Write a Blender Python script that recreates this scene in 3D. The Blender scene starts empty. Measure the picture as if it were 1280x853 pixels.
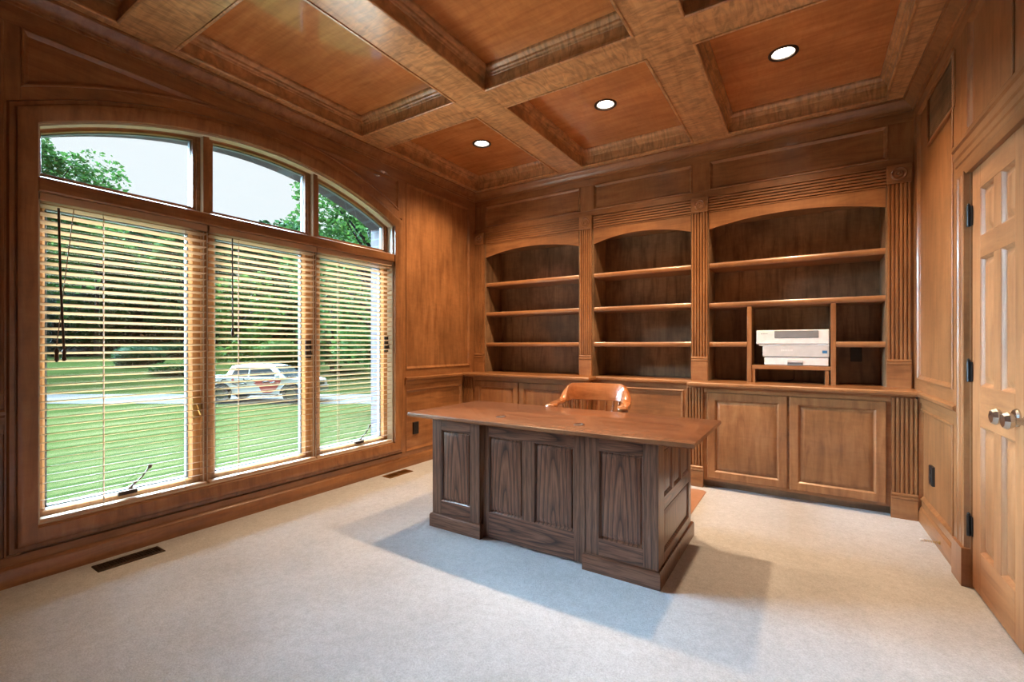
import bpy, math, random
from mathutils import Vector, Matrix
from mathutils import noise as mnoise
random.seed(7)
C = bpy.context.scene.collection
sc = bpy.context.scene

# ------------------------------------------------------------------ camera
F_PX, HOR, CAMZ = 574.0, 431.5, 1.19
YAW = math.atan2(370.0, 574.0)
cam = bpy.data.cameras.new('camera')
cam.sensor_fit = 'HORIZONTAL'; cam.sensor_width = 36.0
cam.lens = F_PX / 1280.0 * 36.0
cam.shift_y = (HOR - 426.5) / 1280.0
cam.clip_start = 0.02; cam.clip_end = 500
co = bpy.data.objects.new('camera', cam); C.objects.link(co)
co.location = (0, 0, CAMZ); co.rotation_euler = (math.pi / 2, 0, YAW)
sc.camera = co
FW = Vector((-math.sin(YAW), math.cos(YAW), 0)); RT = Vector((math.cos(YAW), math.sin(YAW), 0))

# ------------------------------------------------------------------ sky, daylight fill, exposure
SKY = 1.13
w = bpy.data.worlds.new('overcast_sky'); sc.world = w; w.use_nodes = True
bg = w.node_tree.nodes['Background']
bg.inputs[0].default_value = (0.88, 0.94, 1.0, 1); bg.inputs[1].default_value = SKY
sun = bpy.data.lights.new('daylight_fill', 'SUN'); sun.energy = 185; sun.angle = math.radians(72)  # broad unseen lamp added to carry soft daylight through the window
sun.color = (.51, .76, 1)
so = bpy.data.objects.new('daylight_fill', sun); C.objects.link(so)
so.rotation_euler = (0, math.radians(-54), math.radians(6))
LAMP_W = 290.0
sc.view_settings.view_transform = 'Standard'; sc.view_settings.look = 'None'
sc.view_settings.exposure = 0.0; sc.view_settings.gamma = 1.0
sc.view_settings.use_curve_mapping = False
sc.cycles.max_bounces = 10; sc.cycles.diffuse_bounces = 6; sc.cycles.transparent_max_bounces = 16
sc.cycles.sample_clamp_indirect = 6

# ------------------------------------------------------------------ materials
def nodes(name):
    m = bpy.data.materials.new(name); m.use_nodes = True
    nt = m.node_tree; b = nt.nodes['Principled BSDF']
    return m, nt, b
def N(nt, t, **kw):
    n = nt.nodes.new(t)
    for k, v in kw.items():
        if k in n.inputs: n.inputs[k].default_value = v
        else: setattr(n, k, v)
    return n
def ramp(nt, fac, stops):
    r = nt.nodes.new('ShaderNodeValToRGB'); e = r.color_ramp.elements
    while len(e) < len(stops): e.new(0.5)
    for i, (p, c) in enumerate(stops):
        e[i].position = p; e[i].color = (c[0], c[1], c[2], 1)
    nt.links.new(fac, r.inputs[0]); return r.outputs[0]
def mixc(nt, fac, a, b, mode='MIX'):
    m = nt.nodes.new('ShaderNodeMix'); m.data_type = 'RGBA'; m.blend_type = mode
    for s, v in ((m.inputs[0], fac), (m.inputs[6], a), (m.inputs[7], b)):
        if hasattr(v, 'default_value') or hasattr(v, 'is_linked'): nt.links.new(v, s)
        elif isinstance(v, (int, float)): s.default_value = v
        else: s.default_value = (v[0], v[1], v[2], 1)
    return m.outputs[2]
def plain(name, col, rough=.5, metal=0., coat=0., emit=None, es=0., spec=.5):
    m, nt, b = nodes(name); b.inputs['Specular IOR Level'].default_value = spec
    b.inputs['Base Color'].default_value = (*col, 1); b.inputs['Roughness'].default_value = rough
    b.inputs['Metallic'].default_value = metal; b.inputs['Coat Weight'].default_value = coat
    # very light surface mottling keeps the material procedural
    tc = N(nt, 'ShaderNodeTexCoord'); no = N(nt, 'ShaderNodeTexNoise', Scale=25.0)
    nt.links.new(tc.outputs['Object'], no.inputs['Vector'])
    lo = tuple(c * .94 for c in col); hi = tuple(min(1, c * 1.05) for c in col)
    nt.links.new(ramp(nt, no.outputs['Fac'], [(.3, lo), (.7, hi)]), b.inputs['Base Color'])
    if emit:
        b.inputs['Emission Color'].default_value = (*emit, 1); b.inputs['Emission Strength'].default_value = es
    return m
def objvec(nt, scale, rand=True):
    tc = N(nt, 'ShaderNodeTexCoord'); mp = N(nt, 'ShaderNodeMapping')
    mp.inputs['Scale'].default_value = scale
    if rand:
        oi = N(nt, 'ShaderNodeObjectInfo'); mu = N(nt, 'ShaderNodeMath', operation='MULTIPLY'); mu.inputs[1].default_value = 61.0
        nt.links.new(oi.outputs['Random'], mu.inputs[0])
        ad = N(nt, 'ShaderNodeVectorMath', operation='ADD')
        nt.links.new(tc.outputs['Object'], ad.inputs[0]); nt.links.new(mu.outputs[0], ad.inputs[1])
        nt.links.new(ad.outputs[0], mp.inputs[0])
    else:
        nt.links.new(tc.outputs['Object'], mp.inputs[0])
    return mp.outputs[0]
AX = {'x': (1.2, 9, 9), 'y': (9, 1.2, 9), 'z': (9, 9, 1.2)}
def maple(name, dark, mid, light, axis, rough=.36, coat=.35, curl=.5, blot=.35, coatr=.12):
    """stained maple: long streaks along the axis, cross-grain curl, soft blotches"""
    m, nt, b = nodes(name)
    v = objvec(nt, AX[axis])
    st = N(nt, 'ShaderNodeTexNoise', Scale=2.2, Detail=7.0, Roughness=.62, Distortion=.6); nt.links.new(v, st.inputs['Vector'])
    col = ramp(nt, st.outputs['Fac'], [(.28, dark), (.5, mid), (.75, light)])
    sc_ = {'x': (9, 2.5, 2.5), 'y': (2.5, 9, 2.5), 'z': (2.5, 2.5, 9)}[axis]
    v2 = objvec(nt, sc_)
    cu = N(nt, 'ShaderNodeTexNoise', Scale=2.6, Detail=3.0, Distortion=1.6); nt.links.new(v2, cu.inputs['Vector'])
    f2 = ramp(nt, cu.outputs['Fac'], [(.35, (1 - curl,) * 3), (.6, (1, 1, 1))])
    col = mixc(nt, 1.0, col, f2, 'MULTIPLY')
    v3 = objvec(nt, (1, 1, 1))
    bl = N(nt, 'ShaderNodeTexNoise', Scale=2.4, Detail=4.0, Roughness=.55); nt.links.new(v3, bl.inputs['Vector'])
    f3 = ramp(nt, bl.outputs['Fac'], [(.35, (1 - blot,) * 3), (.65, (1.0, 1.0, 1.0))])
    col = mixc(nt, 1.0, col, f3, 'MULTIPLY')
    nt.links.new(col, b.inputs['Base Color'])
    b.inputs['Roughness'].default_value = rough; b.inputs['Coat Weight'].default_value = coat; b.inputs['Coat Roughness'].default_value = coatr
    bp = N(nt, 'ShaderNodeBump', Strength=.06, Distance=.002); nt.links.new(st.outputs['Fac'], bp.inputs['Height'])
    nt.links.new(bp.outputs[0], b.inputs['Normal'])
    return m
def oak(name, dark, mid, light, axis, rough=.34, coat=.3, cathedral=True):
    m, nt, b = nodes(name)
    sc_ = {'x': (.09, 1, 1), 'y': (1, .09, 1), 'z': (1, 1, .09)}[axis]
    off = {'x': (.0, 0, 0), 'y': (0, 0, 0), 'z': (0, 0, 0)}[axis]
    tc = N(nt, 'ShaderNodeTexCoord'); mp = N(nt, 'ShaderNodeMapping'); mp.inputs['Scale'].default_value = sc_
    ad = N(nt, 'ShaderNodeVectorMath', operation='ADD')
    ad.inputs[1].default_value = {'x': (.35, 0, 0), 'y': (0, .35, 0), 'z': (0, 0, .36)}[axis] if cathedral else (.31, .27, .22)
    nt.links.new(tc.outputs['Object'], ad.inputs[0]); nt.links.new(ad.outputs[0], mp.inputs[0])
    oi = N(nt, 'ShaderNodeObjectInfo')
    no = N(nt, 'ShaderNodeTexNoise', Scale=7.0, Detail=3.0); nt.links.new(mp.outputs[0], no.inputs['Vector'])
    no.noise_dimensions = '4D'; mw = N(nt, 'ShaderNodeMath', operation='MULTIPLY'); mw.inputs[1].default_value = 40
    nt.links.new(oi.outputs['Random'], mw.inputs[0]); nt.links.new(mw.outputs[0], no.inputs['W'])
    ln = N(nt, 'ShaderNodeVectorMath', operation='LENGTH'); nt.links.new(mp.outputs[0], ln.inputs[0])
    m1 = N(nt, 'ShaderNodeMath', operation='MULTIPLY'); m1.inputs[1].default_value = 42.0; nt.links.new(ln.outputs['Value'], m1.inputs[0])
    m2 = N(nt, 'ShaderNodeMath', operation='MULTIPLY_ADD'); m2.inputs[1].default_value = 2.2
    nt.links.new(no.outputs['Fac'], m2.inputs[0]); nt.links.new(m1.outputs[0], m2.inputs[2])
    fr = N(nt, 'ShaderNodeMath', operation='FRACT'); nt.links.new(m2.outputs[0], fr.inputs[0])
    col = ramp(nt, fr.outputs[0], [(.0, dark), (.22, mid), (.7, light), (.95, mid), (1, dark)])
    v = objvec(nt, {'x': (3, 60, 60), 'y': (60, 3, 60), 'z': (60, 60, 3)}[axis])
    po = N(nt, 'ShaderNodeTexNoise', Scale=3.0, Detail=3.0); nt.links.new(v, po.inputs['Vector'])
    f = ramp(nt, po.outputs['Fac'], [(.38, (.55, .5, .48)), (.55, (1, 1, 1))])
    col = mixc(nt, 1.0, col, f, 'MULTIPLY')
    nt.links.new(col, b.inputs['Base Color']); b.inputs['Roughness'].default_value = rough
    b.inputs['Coat Weight'].default_value = coat; b.inputs['Coat Roughness'].default_value = .15
    bp = N(nt, 'ShaderNodeBump', Strength=.15, Distance=.001); nt.links.new(po.outputs['Fac'], bp.inputs['Height'])
    nt.links.new(bp.outputs[0], b.inputs['Normal'])
    return m
WD, WM, WL = (.215, .084, .029), (.33, .140, .052), (.43, .200, .080)
MAT = {}
for a in 'xyz':
    MAT['wood_' + a] = maple('stained_maple_' + a, WD, WM, WL, a, curl=.10, blot=.28)
    MAT['beam_' + a] = maple('figured_beam_' + a, (.42, .195, .075), (.61, .31, .13), (.74, .41, .19), a, curl=.42, blot=.2, rough=.3, coat=.5)
    MAT['oak_' + a] = oak('dark_oak_' + a, (.045, .018, .010), (.135, .054, .029), (.21, .092, .051), a)
    MAT['oakstraight_' + a] = oak('dark_oak_straight_' + a, (.07, .029, .016), (.135, .057, .031), (.19, .089, .050), a, cathedral=False)
    MAT['case_' + a] = maple('bookcase_interior_' + a, (.17, .095, .05), (.34, .20, .105), (.46, .285, .155), a, curl=.12, blot=.55, rough=.42, coat=.15)
MAT['ceil'] = maple('ceiling_panel_maple', (.44, .160, .050), (.56, .212, .068), (.65, .27, .092), 'x', curl=.10, blot=.22, rough=.25, coat=1.0, coatr=.06)
MAT['door_z'] = maple('door_wood_z', (.26, .105, .038), (.36, .155, .060), (.45, .21, .086), 'z', curl=.05, blot=.15, rough=.5, coat=.03)
MAT['door_y'] = maple('door_wood_y', (.26, .105, .038), (.36, .155, .060), (.45, .21, .086), 'y', curl=.05, blot=.15, rough=.5, coat=.03)
MAT['desk_top'] = maple('desk_top_finish', (.15, .050, .021), (.22, .080, .033), (.29, .115, .050), 'x', curl=.12, blot=.12, rough=.27, coat=.6, coatr=.12)
MAT['chair_x'] = maple('chair_oak', (.22, .066, .020), (.32, .105, .033), (.42, .155, .055), 'x', curl=.08, blot=.1, rough=.22, coat=.8, coatr=.06)
MAT['sash'] = maple('natural_pine_sash', (.33, .14, .045), (.47, .22, .08), (.58, .31, .13), 'z', curl=.08, blot=.12)
MAT['slat'] = maple('blind_slat_wood', (.46, .29, .18), (.55, .36, .225), (.62, .43, .28), 'y', curl=.03, blot=.06, rough=.4)
MAT['jamb'] = plain('pale_jamb_daylit', (.62, .56, .44), .45)  # light jamb wood, with daylight from outside put into the pale colour
MAT['black'] = plain('black_plastic', (.012, .011, .011), .4)
MAT['bronze'] = plain('dark_bronze', (.05, .032, .022), .4, .7)
MAT['nickel'] = plain('satin_nickel', (.55, .54, .52), .22, 1.0)
MAT['brass'] = plain('brass', (.55, .36, .14), .3, 1.0)
MAT['white'] = plain('white_enamel', (.82, .82, .80), .4)
MAT['plas'] = plain('printer_white_plastic', (.74, .72, .70), .45)
MAT['plasgrey'] = plain('printer_grey_plastic', (.20, .20, .205), .4)
MAT['plasmid'] = plain('printer_pale_grey', (.55, .54, .53), .45)
MAT['bluelabel'] = plain('blue_label', (.03, .16, .36), .5)
MAT['ink'] = plain('black_lettering', (.02, .02, .02), .5)
MAT['lens'] = plain('lamp_lens', (1, .95, .85), .4, emit=(1.0, .93, .80), es=14.0)
MAT['mat'] = plain('floor_mat_tan', (.42, .22, .14), .35, coat=.3)
MAT['cord'] = plain('ladder_cord', (.30, .18, .10), .7)
MAT['wand'] = plain('dark_wand_wood', (.06, .022, .012), .35)
MAT['vinyl'] = plain('white_vinyl', (0.1364, 0.1395, 0.1457), .45)
MAT['asphalt'] = plain('pale_asphalt', (.062, .056, .052), 1.0, spec=0)
MAT['bark'] = plain('bark', (0.0074, 0.0062, 0.0050), .9)
MAT['palebark'] = plain('pale_bark', (0.0279, 0.0236, 0.0198), .9)
MAT['tire'] = plain('tyre_rubber', (.030, .030, .032), .7)
MAT['alloy'] = plain('alloy', (.20, .20, .21), .3, .8)
MAT['truck'] = plain('white_car_paint', (.48, .48, .49), .4, coat=.2)
MAT['carglass'] = plain('dark_car_glass', (.03, .038, .042), .05)
MAT['decalred'] = plain('red_vinyl_decal', (.36, .05, .042), .5)
MAT['mulch'] = plain('mulch', (0.0087, 0.0062, 0.0050), .95)
MAT['farhouse'] = plain('slate_blue_siding', (0.0558, 0.0682, 0.0930), .8)
def carpet():
    m, nt, b = nodes('cream_carpet')
    tc = N(nt, 'ShaderNodeTexCoord')
    n1 = N(nt, 'ShaderNodeTexNoise', Scale=160.0, Detail=4.0, Roughness=.7); nt.links.new(tc.outputs['Object'], n1.inputs['Vector'])
    n2 = N(nt, 'ShaderNodeTexNoise', Scale=2.2, Detail=4.0); nt.links.new(tc.outputs['Object'], n2.inputs['Vector'])
    n3 = N(nt, 'ShaderNodeTexNoise', Scale=28.0, Detail=5.0, Roughness=.7); nt.links.new(tc.outputs['Object'], n3.inputs['Vector'])
    c1 = ramp(nt, n1.outputs['Fac'], [(.3, (.40, .402, .42)), (.7, (.60, .602, .625))])
    c2 = ramp(nt, n2.outputs['Fac'], [(.35, (.88, .88, .88)), (.65, (1, 1, 1))])
    c3 = ramp(nt, n3.outputs['Fac'], [(.35, (.86, .86, .86)), (.62, (1, 1, 1))])
    c = mixc(nt, 1, c1, c2, 'MULTIPLY'); c = mixc(nt, 1, c, c3, 'MULTIPLY')
    nt.links.new(c, b.inputs['Base Color']); b.inputs['Roughness'].default_value = .95
    b.inputs['Sheen Weight'].default_value = .15
    ad = N(nt, 'ShaderNodeMath', operation='ADD'); nt.links.new(n1.outputs['Fac'], ad.inputs[0]); nt.links.new(n3.outputs['Fac'], ad.inputs[1])
    bp = N(nt, 'ShaderNodeBump', Strength=.55, Distance=.008); nt.links.new(ad.outputs[0], bp.inputs['Height']); nt.links.new(bp.outputs[0], b.inputs['Normal'])
    return m
MAT['carpet'] = carpet()
def grass():
    m, nt, b = nodes('lawn_grass')
    tc = N(nt, 'ShaderNodeTexCoord')
    n1 = N(nt, 'ShaderNodeTexNoise', Scale=14.0, Detail=6.0, Roughness=.75); nt.links.new(tc.outputs['Object'], n1.inputs['Vector'])
    n2 = N(nt, 'ShaderNodeTexNoise', Scale=.35, Detail=4.0); nt.links.new(tc.outputs['Object'], n2.inputs['Vector'])
    c1 = ramp(nt, n1.outputs['Fac'], [(.3, (.0150, .0210, .0052)), (.7, (.0250, .0325, .0098))])
    c2 = ramp(nt, n2.outputs['Fac'], [(.3, (.8, .86, .8)), (.7, (1.05, 1.0, 1.0))])
    nt.links.new(mixc(nt, 1, c1, c2, 'MULTIPLY'), b.inputs['Base Color']); b.inputs['Roughness'].default_value = .95
    b.inputs['Specular IOR Level'].default_value = 0
    bp = N(nt, 'ShaderNodeBump', Strength=.5, Distance=.03); nt.links.new(n1.outputs['Fac'], bp.inputs['Height']); nt.links.new(bp.outputs[0], b.inputs['Normal'])
    return m
MAT['grass'] = grass()
def leafmat(name, a, c):
    m, nt, b = nodes(name)
    tc = N(nt, 'ShaderNodeTexCoord'); n1 = N(nt, 'ShaderNodeTexNoise', Scale=1.7, Detail=5.0, Roughness=.8)
    nt.links.new(tc.outputs['Object'], n1.inputs['Vector'])
    col = ramp(nt, n1.outputs['Fac'], [(.3, a), (.7, c)])
    nt.links.new(col, b.inputs['Base Color']); b.inputs['Roughness'].default_value = .8; b.inputs['Specular IOR Level'].default_value = .03
    tr = N(nt, 'ShaderNodeBsdfTranslucent'); nt.links.new(col, tr.inputs['Color'])
    mx = N(nt, 'ShaderNodeMixShader'); mx.inputs[0].default_value = .35
    out = nt.nodes['Material Output']
    nt.links.new(b.outputs[0], mx.inputs[1]); nt.links.new(tr.outputs[0], mx.inputs[2]); nt.links.new(mx.outputs[0], out.inputs['Surface'])
    return m
MAT['leaf_mid'] = leafmat('leaf_mid_green', (0.0129, 0.0381, 0.0088), (0.0371, 0.0810, 0.0174))
MAT['leaf_dark'] = leafmat('leaf_dark_green', (0.0075, 0.0238, 0.0088), (0.0223, 0.0536, 0.0186))
MAT['leaf_light'] = leafmat('leaf_light_green', (0.0260, 0.0573, 0.0088), (0.0593, 0.1072, 0.0198))
MAT['leaf_blue'] = leafmat('leaf_blue_green', (0.0122, 0.0309, 0.0218), (0.0316, 0.0643, 0.0460))
def brickmat():
    m, nt, b = nodes('weathered_brick')
    v = objvec(nt, (1, 1, 1), False)
    sx = N(nt, 'ShaderNodeSeparateXYZ'); nt.links.new(v, sx.inputs[0])
    a = N(nt, 'ShaderNodeMath', operation='ADD'); nt.links.new(sx.outputs[0], a.inputs[0]); nt.links.new(sx.outputs[1], a.inputs[1])
    cb = N(nt, 'ShaderNodeCombineXYZ'); nt.links.new(a.outputs[0], cb.inputs[0]); nt.links.new(sx.outputs[2], cb.inputs[1])
    br = N(nt, 'ShaderNodeTexBrick', Scale=1.0); br.inputs['Brick Width'].default_value = .21; br.inputs['Row Height'].default_value = .073
    br.inputs['Mortar Size'].default_value = .006
    br.inputs['Color1'].default_value = (.06, .04, .042, 1); br.inputs['Color2'].default_value = (.042, .032, .036, 1); br.inputs['Mortar'].default_value = (.075, .075, .08, 1)
    nt.links.new(cb.outputs[0], br.inputs['Vector']); nt.links.new(br.outputs['Color'], b.inputs['Base Color']); b.inputs['Roughness'].default_value = .9
    return m
MAT['brick'] = brickmat()
def glassmat():
    m, nt, b = nodes('window_glass'); out = nt.nodes['Material Output']
    tr = N(nt, 'ShaderNodeBsdfTransparent'); gl = N(nt, 'ShaderNodeBsdfGlossy', Roughness=.0)
    tr.inputs['Color'].default_value = (.96, .98, .97, 1)
    lw = N(nt, 'ShaderNodeLayerWeight', Blend=.5); pw = N(nt, 'ShaderNodeMath', operation='POWER'); pw.inputs[1].default_value = 5.0
    fr = N(nt, 'ShaderNodeMath', operation='MULTIPLY_ADD'); fr.inputs[1].default_value = .8; fr.inputs[2].default_value = .035
    nt.links.new(lw.outputs['Facing'], pw.inputs[0]); nt.links.new(pw.outputs[0], fr.inputs[0]); mx = N(nt, 'ShaderNodeMixShader')
    nt.links.new(fr.outputs[0], mx.inputs[0]); nt.links.new(tr.outputs[0], mx.inputs[1]); nt.links.new(gl.outputs[0], mx.inputs[2])
    nt.links.new(mx.outputs[0], out.inputs['Surface']); return m
MAT['glass'] = glassmat()

# ------------------------------------------------------------------ mesh builder
WLOC = {}
class MB:
    def __init__(s, xf=None): s.v = []; s.f = []; s.xf = xf
    def vert(s, p):
        s.v.append(s.xf(p) if s.xf else tuple(p)); return len(s.v) - 1
    def face(s, pts): s.f.append([s.vert(p) for p in pts])
    def box(s, x0, x1, y0, y1, z0, z1):
        i = [s.vert(p) for p in ((x0, y0, z0), (x1, y0, z0), (x1, y1, z0), (x0, y1, z0), (x0, y0, z1), (x1, y0, z1), (x1, y1, z1), (x0, y1, z1))]
        for q in ((0, 3, 2, 1), (4, 5, 6, 7), (0, 1, 5, 4), (1, 2, 6, 5), (2, 3, 7, 6), (3, 0, 4, 7)): s.f.append([i[k] for k in q])
        return s
    def prism(s, poly, P, h0, h1, caps=True):
        a = [s.vert(P(u, v, h0)) for u, v in poly]; b = [s.vert(P(u, v, h1)) for u, v in poly]; n = len(poly)
        for i in range(n): j = (i + 1) % n; s.f.append([a[i], a[j], b[j], b[i]])
        if caps: s.f.append(a[::-1]); s.f.append(b)
        return s
    def rings(s, loop, prof, P, cap=False, closed=True, cap0=False):
        """sweep a (inset, height) profile round a closed 2D loop, mitred; loop is counter-clockwise, inset goes inwards"""
        n = len(loop); rows = []
        for ins, h in prof:
            row = []
            for i in range(n):
                p = Vector(loop[i]); a = Vector(loop[i - 1]); b = Vector(loop[(i + 1) % n])
                d1 = (p - a).normalized(); d2 = (b - p).normalized()
                n1 = Vector((-d1.y, d1.x)); n2 = Vector((-d2.y, d2.x))
                k = n1 + n2; l = k.length_squared
                mvec = k * (2 / l) if l > 1e-6 else n1
                q = p + mvec * ins
                row.append(s.vert(P(q.x, q.y, h)))
            rows.append(row)
        for r0, r1 in zip(rows, rows[1:]):
            for i in range(n): j = (i + 1) % n; s.f.append([r0[i], r0[j], r1[j], r1[i]])
        if cap: s.f.append(rows[-1])
        if cap0: s.f.append(rows[0][::-1])
        return s
    def tube(s, path, r, n=10, caps=True):
        rows = []; m = len(path); path = [Vector(p) for p in path]
        up = Vector((0, 0, 1))
        for i, p in enumerate(path):
            d = (path[min(i + 1, m - 1)] - path[max(i - 1, 0)]).normalized()
            u = d.cross(up)
            if u.length < .05: u = d.cross(Vector((1, 0, 0)))
            u.normalize(); v = d.cross(u)
            rr = r[i] if isinstance(r, (list, tuple)) else r
            rows.append([s.vert(p + (u * math.cos(t) + v * math.sin(t)) * rr) for t in (2 * math.pi * k / n for k in range(n))])
        for a, b in zip(rows, rows[1:]):
            for i in range(n): j = (i + 1) % n; s.f.append([a[i], a[j], b[j], b[i]])
        if caps: s.f.append(rows[0][::-1]); s.f.append(rows[-1])
        return s
    def lathe(s, prof, o, ax=(0, 0, 1), n=24, cap0=True, cap1=True):
        ax = Vector(ax).normalized(); o = Vector(o)
        u = ax.cross(Vector((0, 0, 1)))
        if u.length < .05: u = Vector((1, 0, 0))
        u.normalize(); v = ax.cross(u); rows = []
        for r, h in prof:
            rows.append([s.vert(o + ax * h + (u * math.cos(t) + v * math.sin(t)) * r) for t in (2 * math.pi * k / n for k in range(n))])
        for a, b in zip(rows, rows[1:]):
            for i in range(n): j = (i + 1) % n; s.f.append([a[i], a[j], b[j], b[i]])
        if cap0: s.f.append(rows[0][::-1])
        if cap1: s.f.append(rows[-1])
        return s
    def build(s, name, mat, parent=None, smooth=0, bevel=0, label=None, kind=None, solid=0):
        v = s.v
        lo = [min(p[k] for p in v) for k in range(3)]; hi = [max(p[k] for p in v) for k in range(3)]
        c = Vector([(a + b) / 2 for a, b in zip(lo, hi)])
        me = bpy.data.meshes.new(name)
        me.from_pydata([tuple(Vector(p) - c) for p in v], [], s.f); me.update()
        me.materials.append(MAT[mat] if isinstance(mat, str) else mat)
        if smooth:
            me.polygons.foreach_set('use_smooth', [True] * len(me.polygons)); me.set_sharp_from_angle(angle=math.radians(smooth))
        o = bpy.data.objects.new(name, me); C.objects.link(o)
        WLOC[o.name] = c
        if parent is not None:
            o.parent = parent; o.location = c - WLOC[parent.name]
        else: o.location = c
        if bevel:
            b = o.modifiers.new('edge', 'BEVEL'); b.width = bevel; b.segments = 2; b.limit_method = 'ANGLE'; b.angle_limit = math.radians(40)
        if label: o['label'] = label
        if kind: o['kind'] = kind
        return o
def tag(o, label=None, cat=None, group=None, kind=None):
    if label: o['label'] = label
    if cat: o['category'] = cat
    if group: o['group'] = group
    if kind: o['kind'] = kind
    return o
def thing(name, loc, label, cat, group=None):
    o = bpy.data.objects.new(name, None); C.objects.link(o); o.location = loc; o.empty_display_size = .1
    WLOC[o.name] = Vector(loc); return tag(o, label, cat, group)
def struct(o): o['kind'] = 'structure'; return o
def copy_tree(o, parent=None):
    c = o.copy(); C.objects.link(c); WLOC[c.name] = WLOC[o.name].copy()
    if parent: c.parent = parent
    for ch in list(o.children): copy_tree(ch, c)
    return c
PX = lambda x: (lambda u, v, h: (x + h, u, v))          # plane facing +x (left wall): u=y v=z
PY = lambda y: (lambda u, v, h: (u, y - h, v))          # plane facing -y (back wall): u=x v=z
PZ = lambda z: (lambda u, v, h: (u, v, z + h))          # plane facing +z
PZd = lambda z: (lambda u, v, h: (u, v, z - h))         # plane facing down
def rect(a0, a1, b0, b1): return [(a0, b0), (a1, b0), (a1, b1), (a0, b1)]
def cw(l): return l[::-1]

XL, XR, YF, YW, YB, ZB, ZC = -3.30, .69, -.60, 4.32, 4.64, 2.95, 3.10
# window opening in the left wall
WY0, WY1, WZ0, WSP, WRISE = .656, 3.055, .262, 2.320, .288
WCY = (WY0 + WY1) / 2; _h = (WY1 - WY0) / 2
WR = (_h * _h + WRISE * WRISE) / (2 * WRISE); WCZ = WSP + WRISE - WR
def arc_z(y, r): return WCZ + math.sqrt(max(0, r * r - (y - WCY) ** 2))
def arc_loop(y0, y1, zb, r, n=40):
    """counter-clockwise loop (y,z): flat bottom, arched top"""
    return [(y0, zb), (y1, zb)] + [(y1 + (y0 - y1) * i / n, arc_z(y1 + (y0 - y1) * i / n, r)) for i in range(n + 1)]

# ------------------------------------------------------------------ floor
g = MB().box(XL - .14, 1.0, YF - .14, 4.8, -.12, 0.0)
floor = struct(g.build('floor', 'carpet'))

# ------------------------------------------------------------------ left wall
def wall_hole(x0, x1, y0, y1, z0, z1, loop_r, hy0, hy1, hz0):
    m = MB(); m.box(x0, x1, y0, hy0, z0, z1); m.box(x0, x1, hy1, y1, z0, z1); m.box(x0, x1, hy0, hy1, z0, hz0)
    n = 48
    for i in range(n):
        a, b = hy0 + (hy1 - hy0) * i / n, hy0 + (hy1 - hy0) * (i + 1) / n
        m.prism([(a, arc_z(a, loop_r)), (b, arc_z(b, loop_r)), (b, z1), (a, z1)], lambda u, v, h: (h, u, v), x0, x1)
    return m
wl = struct(wall_hole(-3.45, XL - .012, YF - .14, 4.8, -.1, 3.3, WR, WY0, WY1, WZ0).build('wall_left', 'wood_z'))
struct(wall_hole(-3.62, -3.4501, -2.5, 6.2, -1.2, 3.6, WR - .005, WY0 + .005, WY1 - .005, WZ0 - .04).build('wall_outside', 'brick'))
# window casing: arched ring of moulded profile round the opening
cl = arc_loop(WY0, WY1, WZ0, WR)
m = MB(); m.rings(cl, [(0, -.012), (0, .018), (-.006, .022), (-.05, .026), (-.066, .032), (-.074, .030), (-.077, .012), (-.080, .012), (-.082, .014), (-.100, .014), (-.108, .0)], PX(XL))
cas = m.build('window_casing', 'wood_z', wl, smooth=35)
# stiles, rails and panels of the left wall
def wbox(y0, y1, z0, z1, nm, par=wl, mt=None):
    return MB().box(XL - .013, XL, y0, y1, z0, z1).build(nm, mt or ('wood_z' if z1 - z0 > y1 - y0 else 'wood_y'), par, bevel=.002)
RO = WR + .108
wbox(.54, .598, .145, 2.776, 'stile'); wbox(3.155, 3.205, .145, 2.776, 'stile')
wbox(4.212, YW + .1, .10, 2.776, 'stile'); wbox(.18, .30, .145, 2.776, 'stile')
wbox(YF, 4.40, 2.776, 2.90, 'rail'); wbox(3.205, 4.212, .752, .95, 'rail'); wbox(YF, 4.212, .098, .145, 'rail'); wbox(.30, .54, .752, .95, 'rail')
m = MB(); n = 44
def band(y0, y1):
    for i in range(n):
        a, b = y0 + (y1 - y0) * i / n, y0 + (y1 - y0) * (i + 1) / n
        za, zb_ = arc_z(a, RO), arc_z(b, RO); ta, tb = min(2.776, arc_z(a, RO + .06)), min(2.776, arc_z(b, RO + .06))
        if ta > za and tb > zb_: m.prism([(a, za), (b, zb_), (b, tb), (a, ta)], PX(XL), -.013, 0)
band(.598, 3.114); m.build('arched_rail', 'wood_y', wl)
MOLD = [(0, -.012), (0, .004), (.004, .007), (.010, .006), (.016, -.002), (.024, -.006), (.028, -.0105)]
def wpanel(loop, par, P, mat, nm='panel'):
    return MB().rings(loop, MOLD, P, cap=True).build(nm, mat, par, smooth=30)
wpanel(rect(3.205, 4.212, .95, 2.776), wl, PX(XL), 'wood_z')
wpanel(rect(3.205, 4.06, .145, .752), wl, PX(XL), 'wood_y')
wpanel(rect(-.45, .18, .95, 2.776), wl, PX(XL), 'wood_z')
wpanel(rect(.30, .54, .95, 2.776), wl, PX(XL), 'wood_z')
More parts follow.
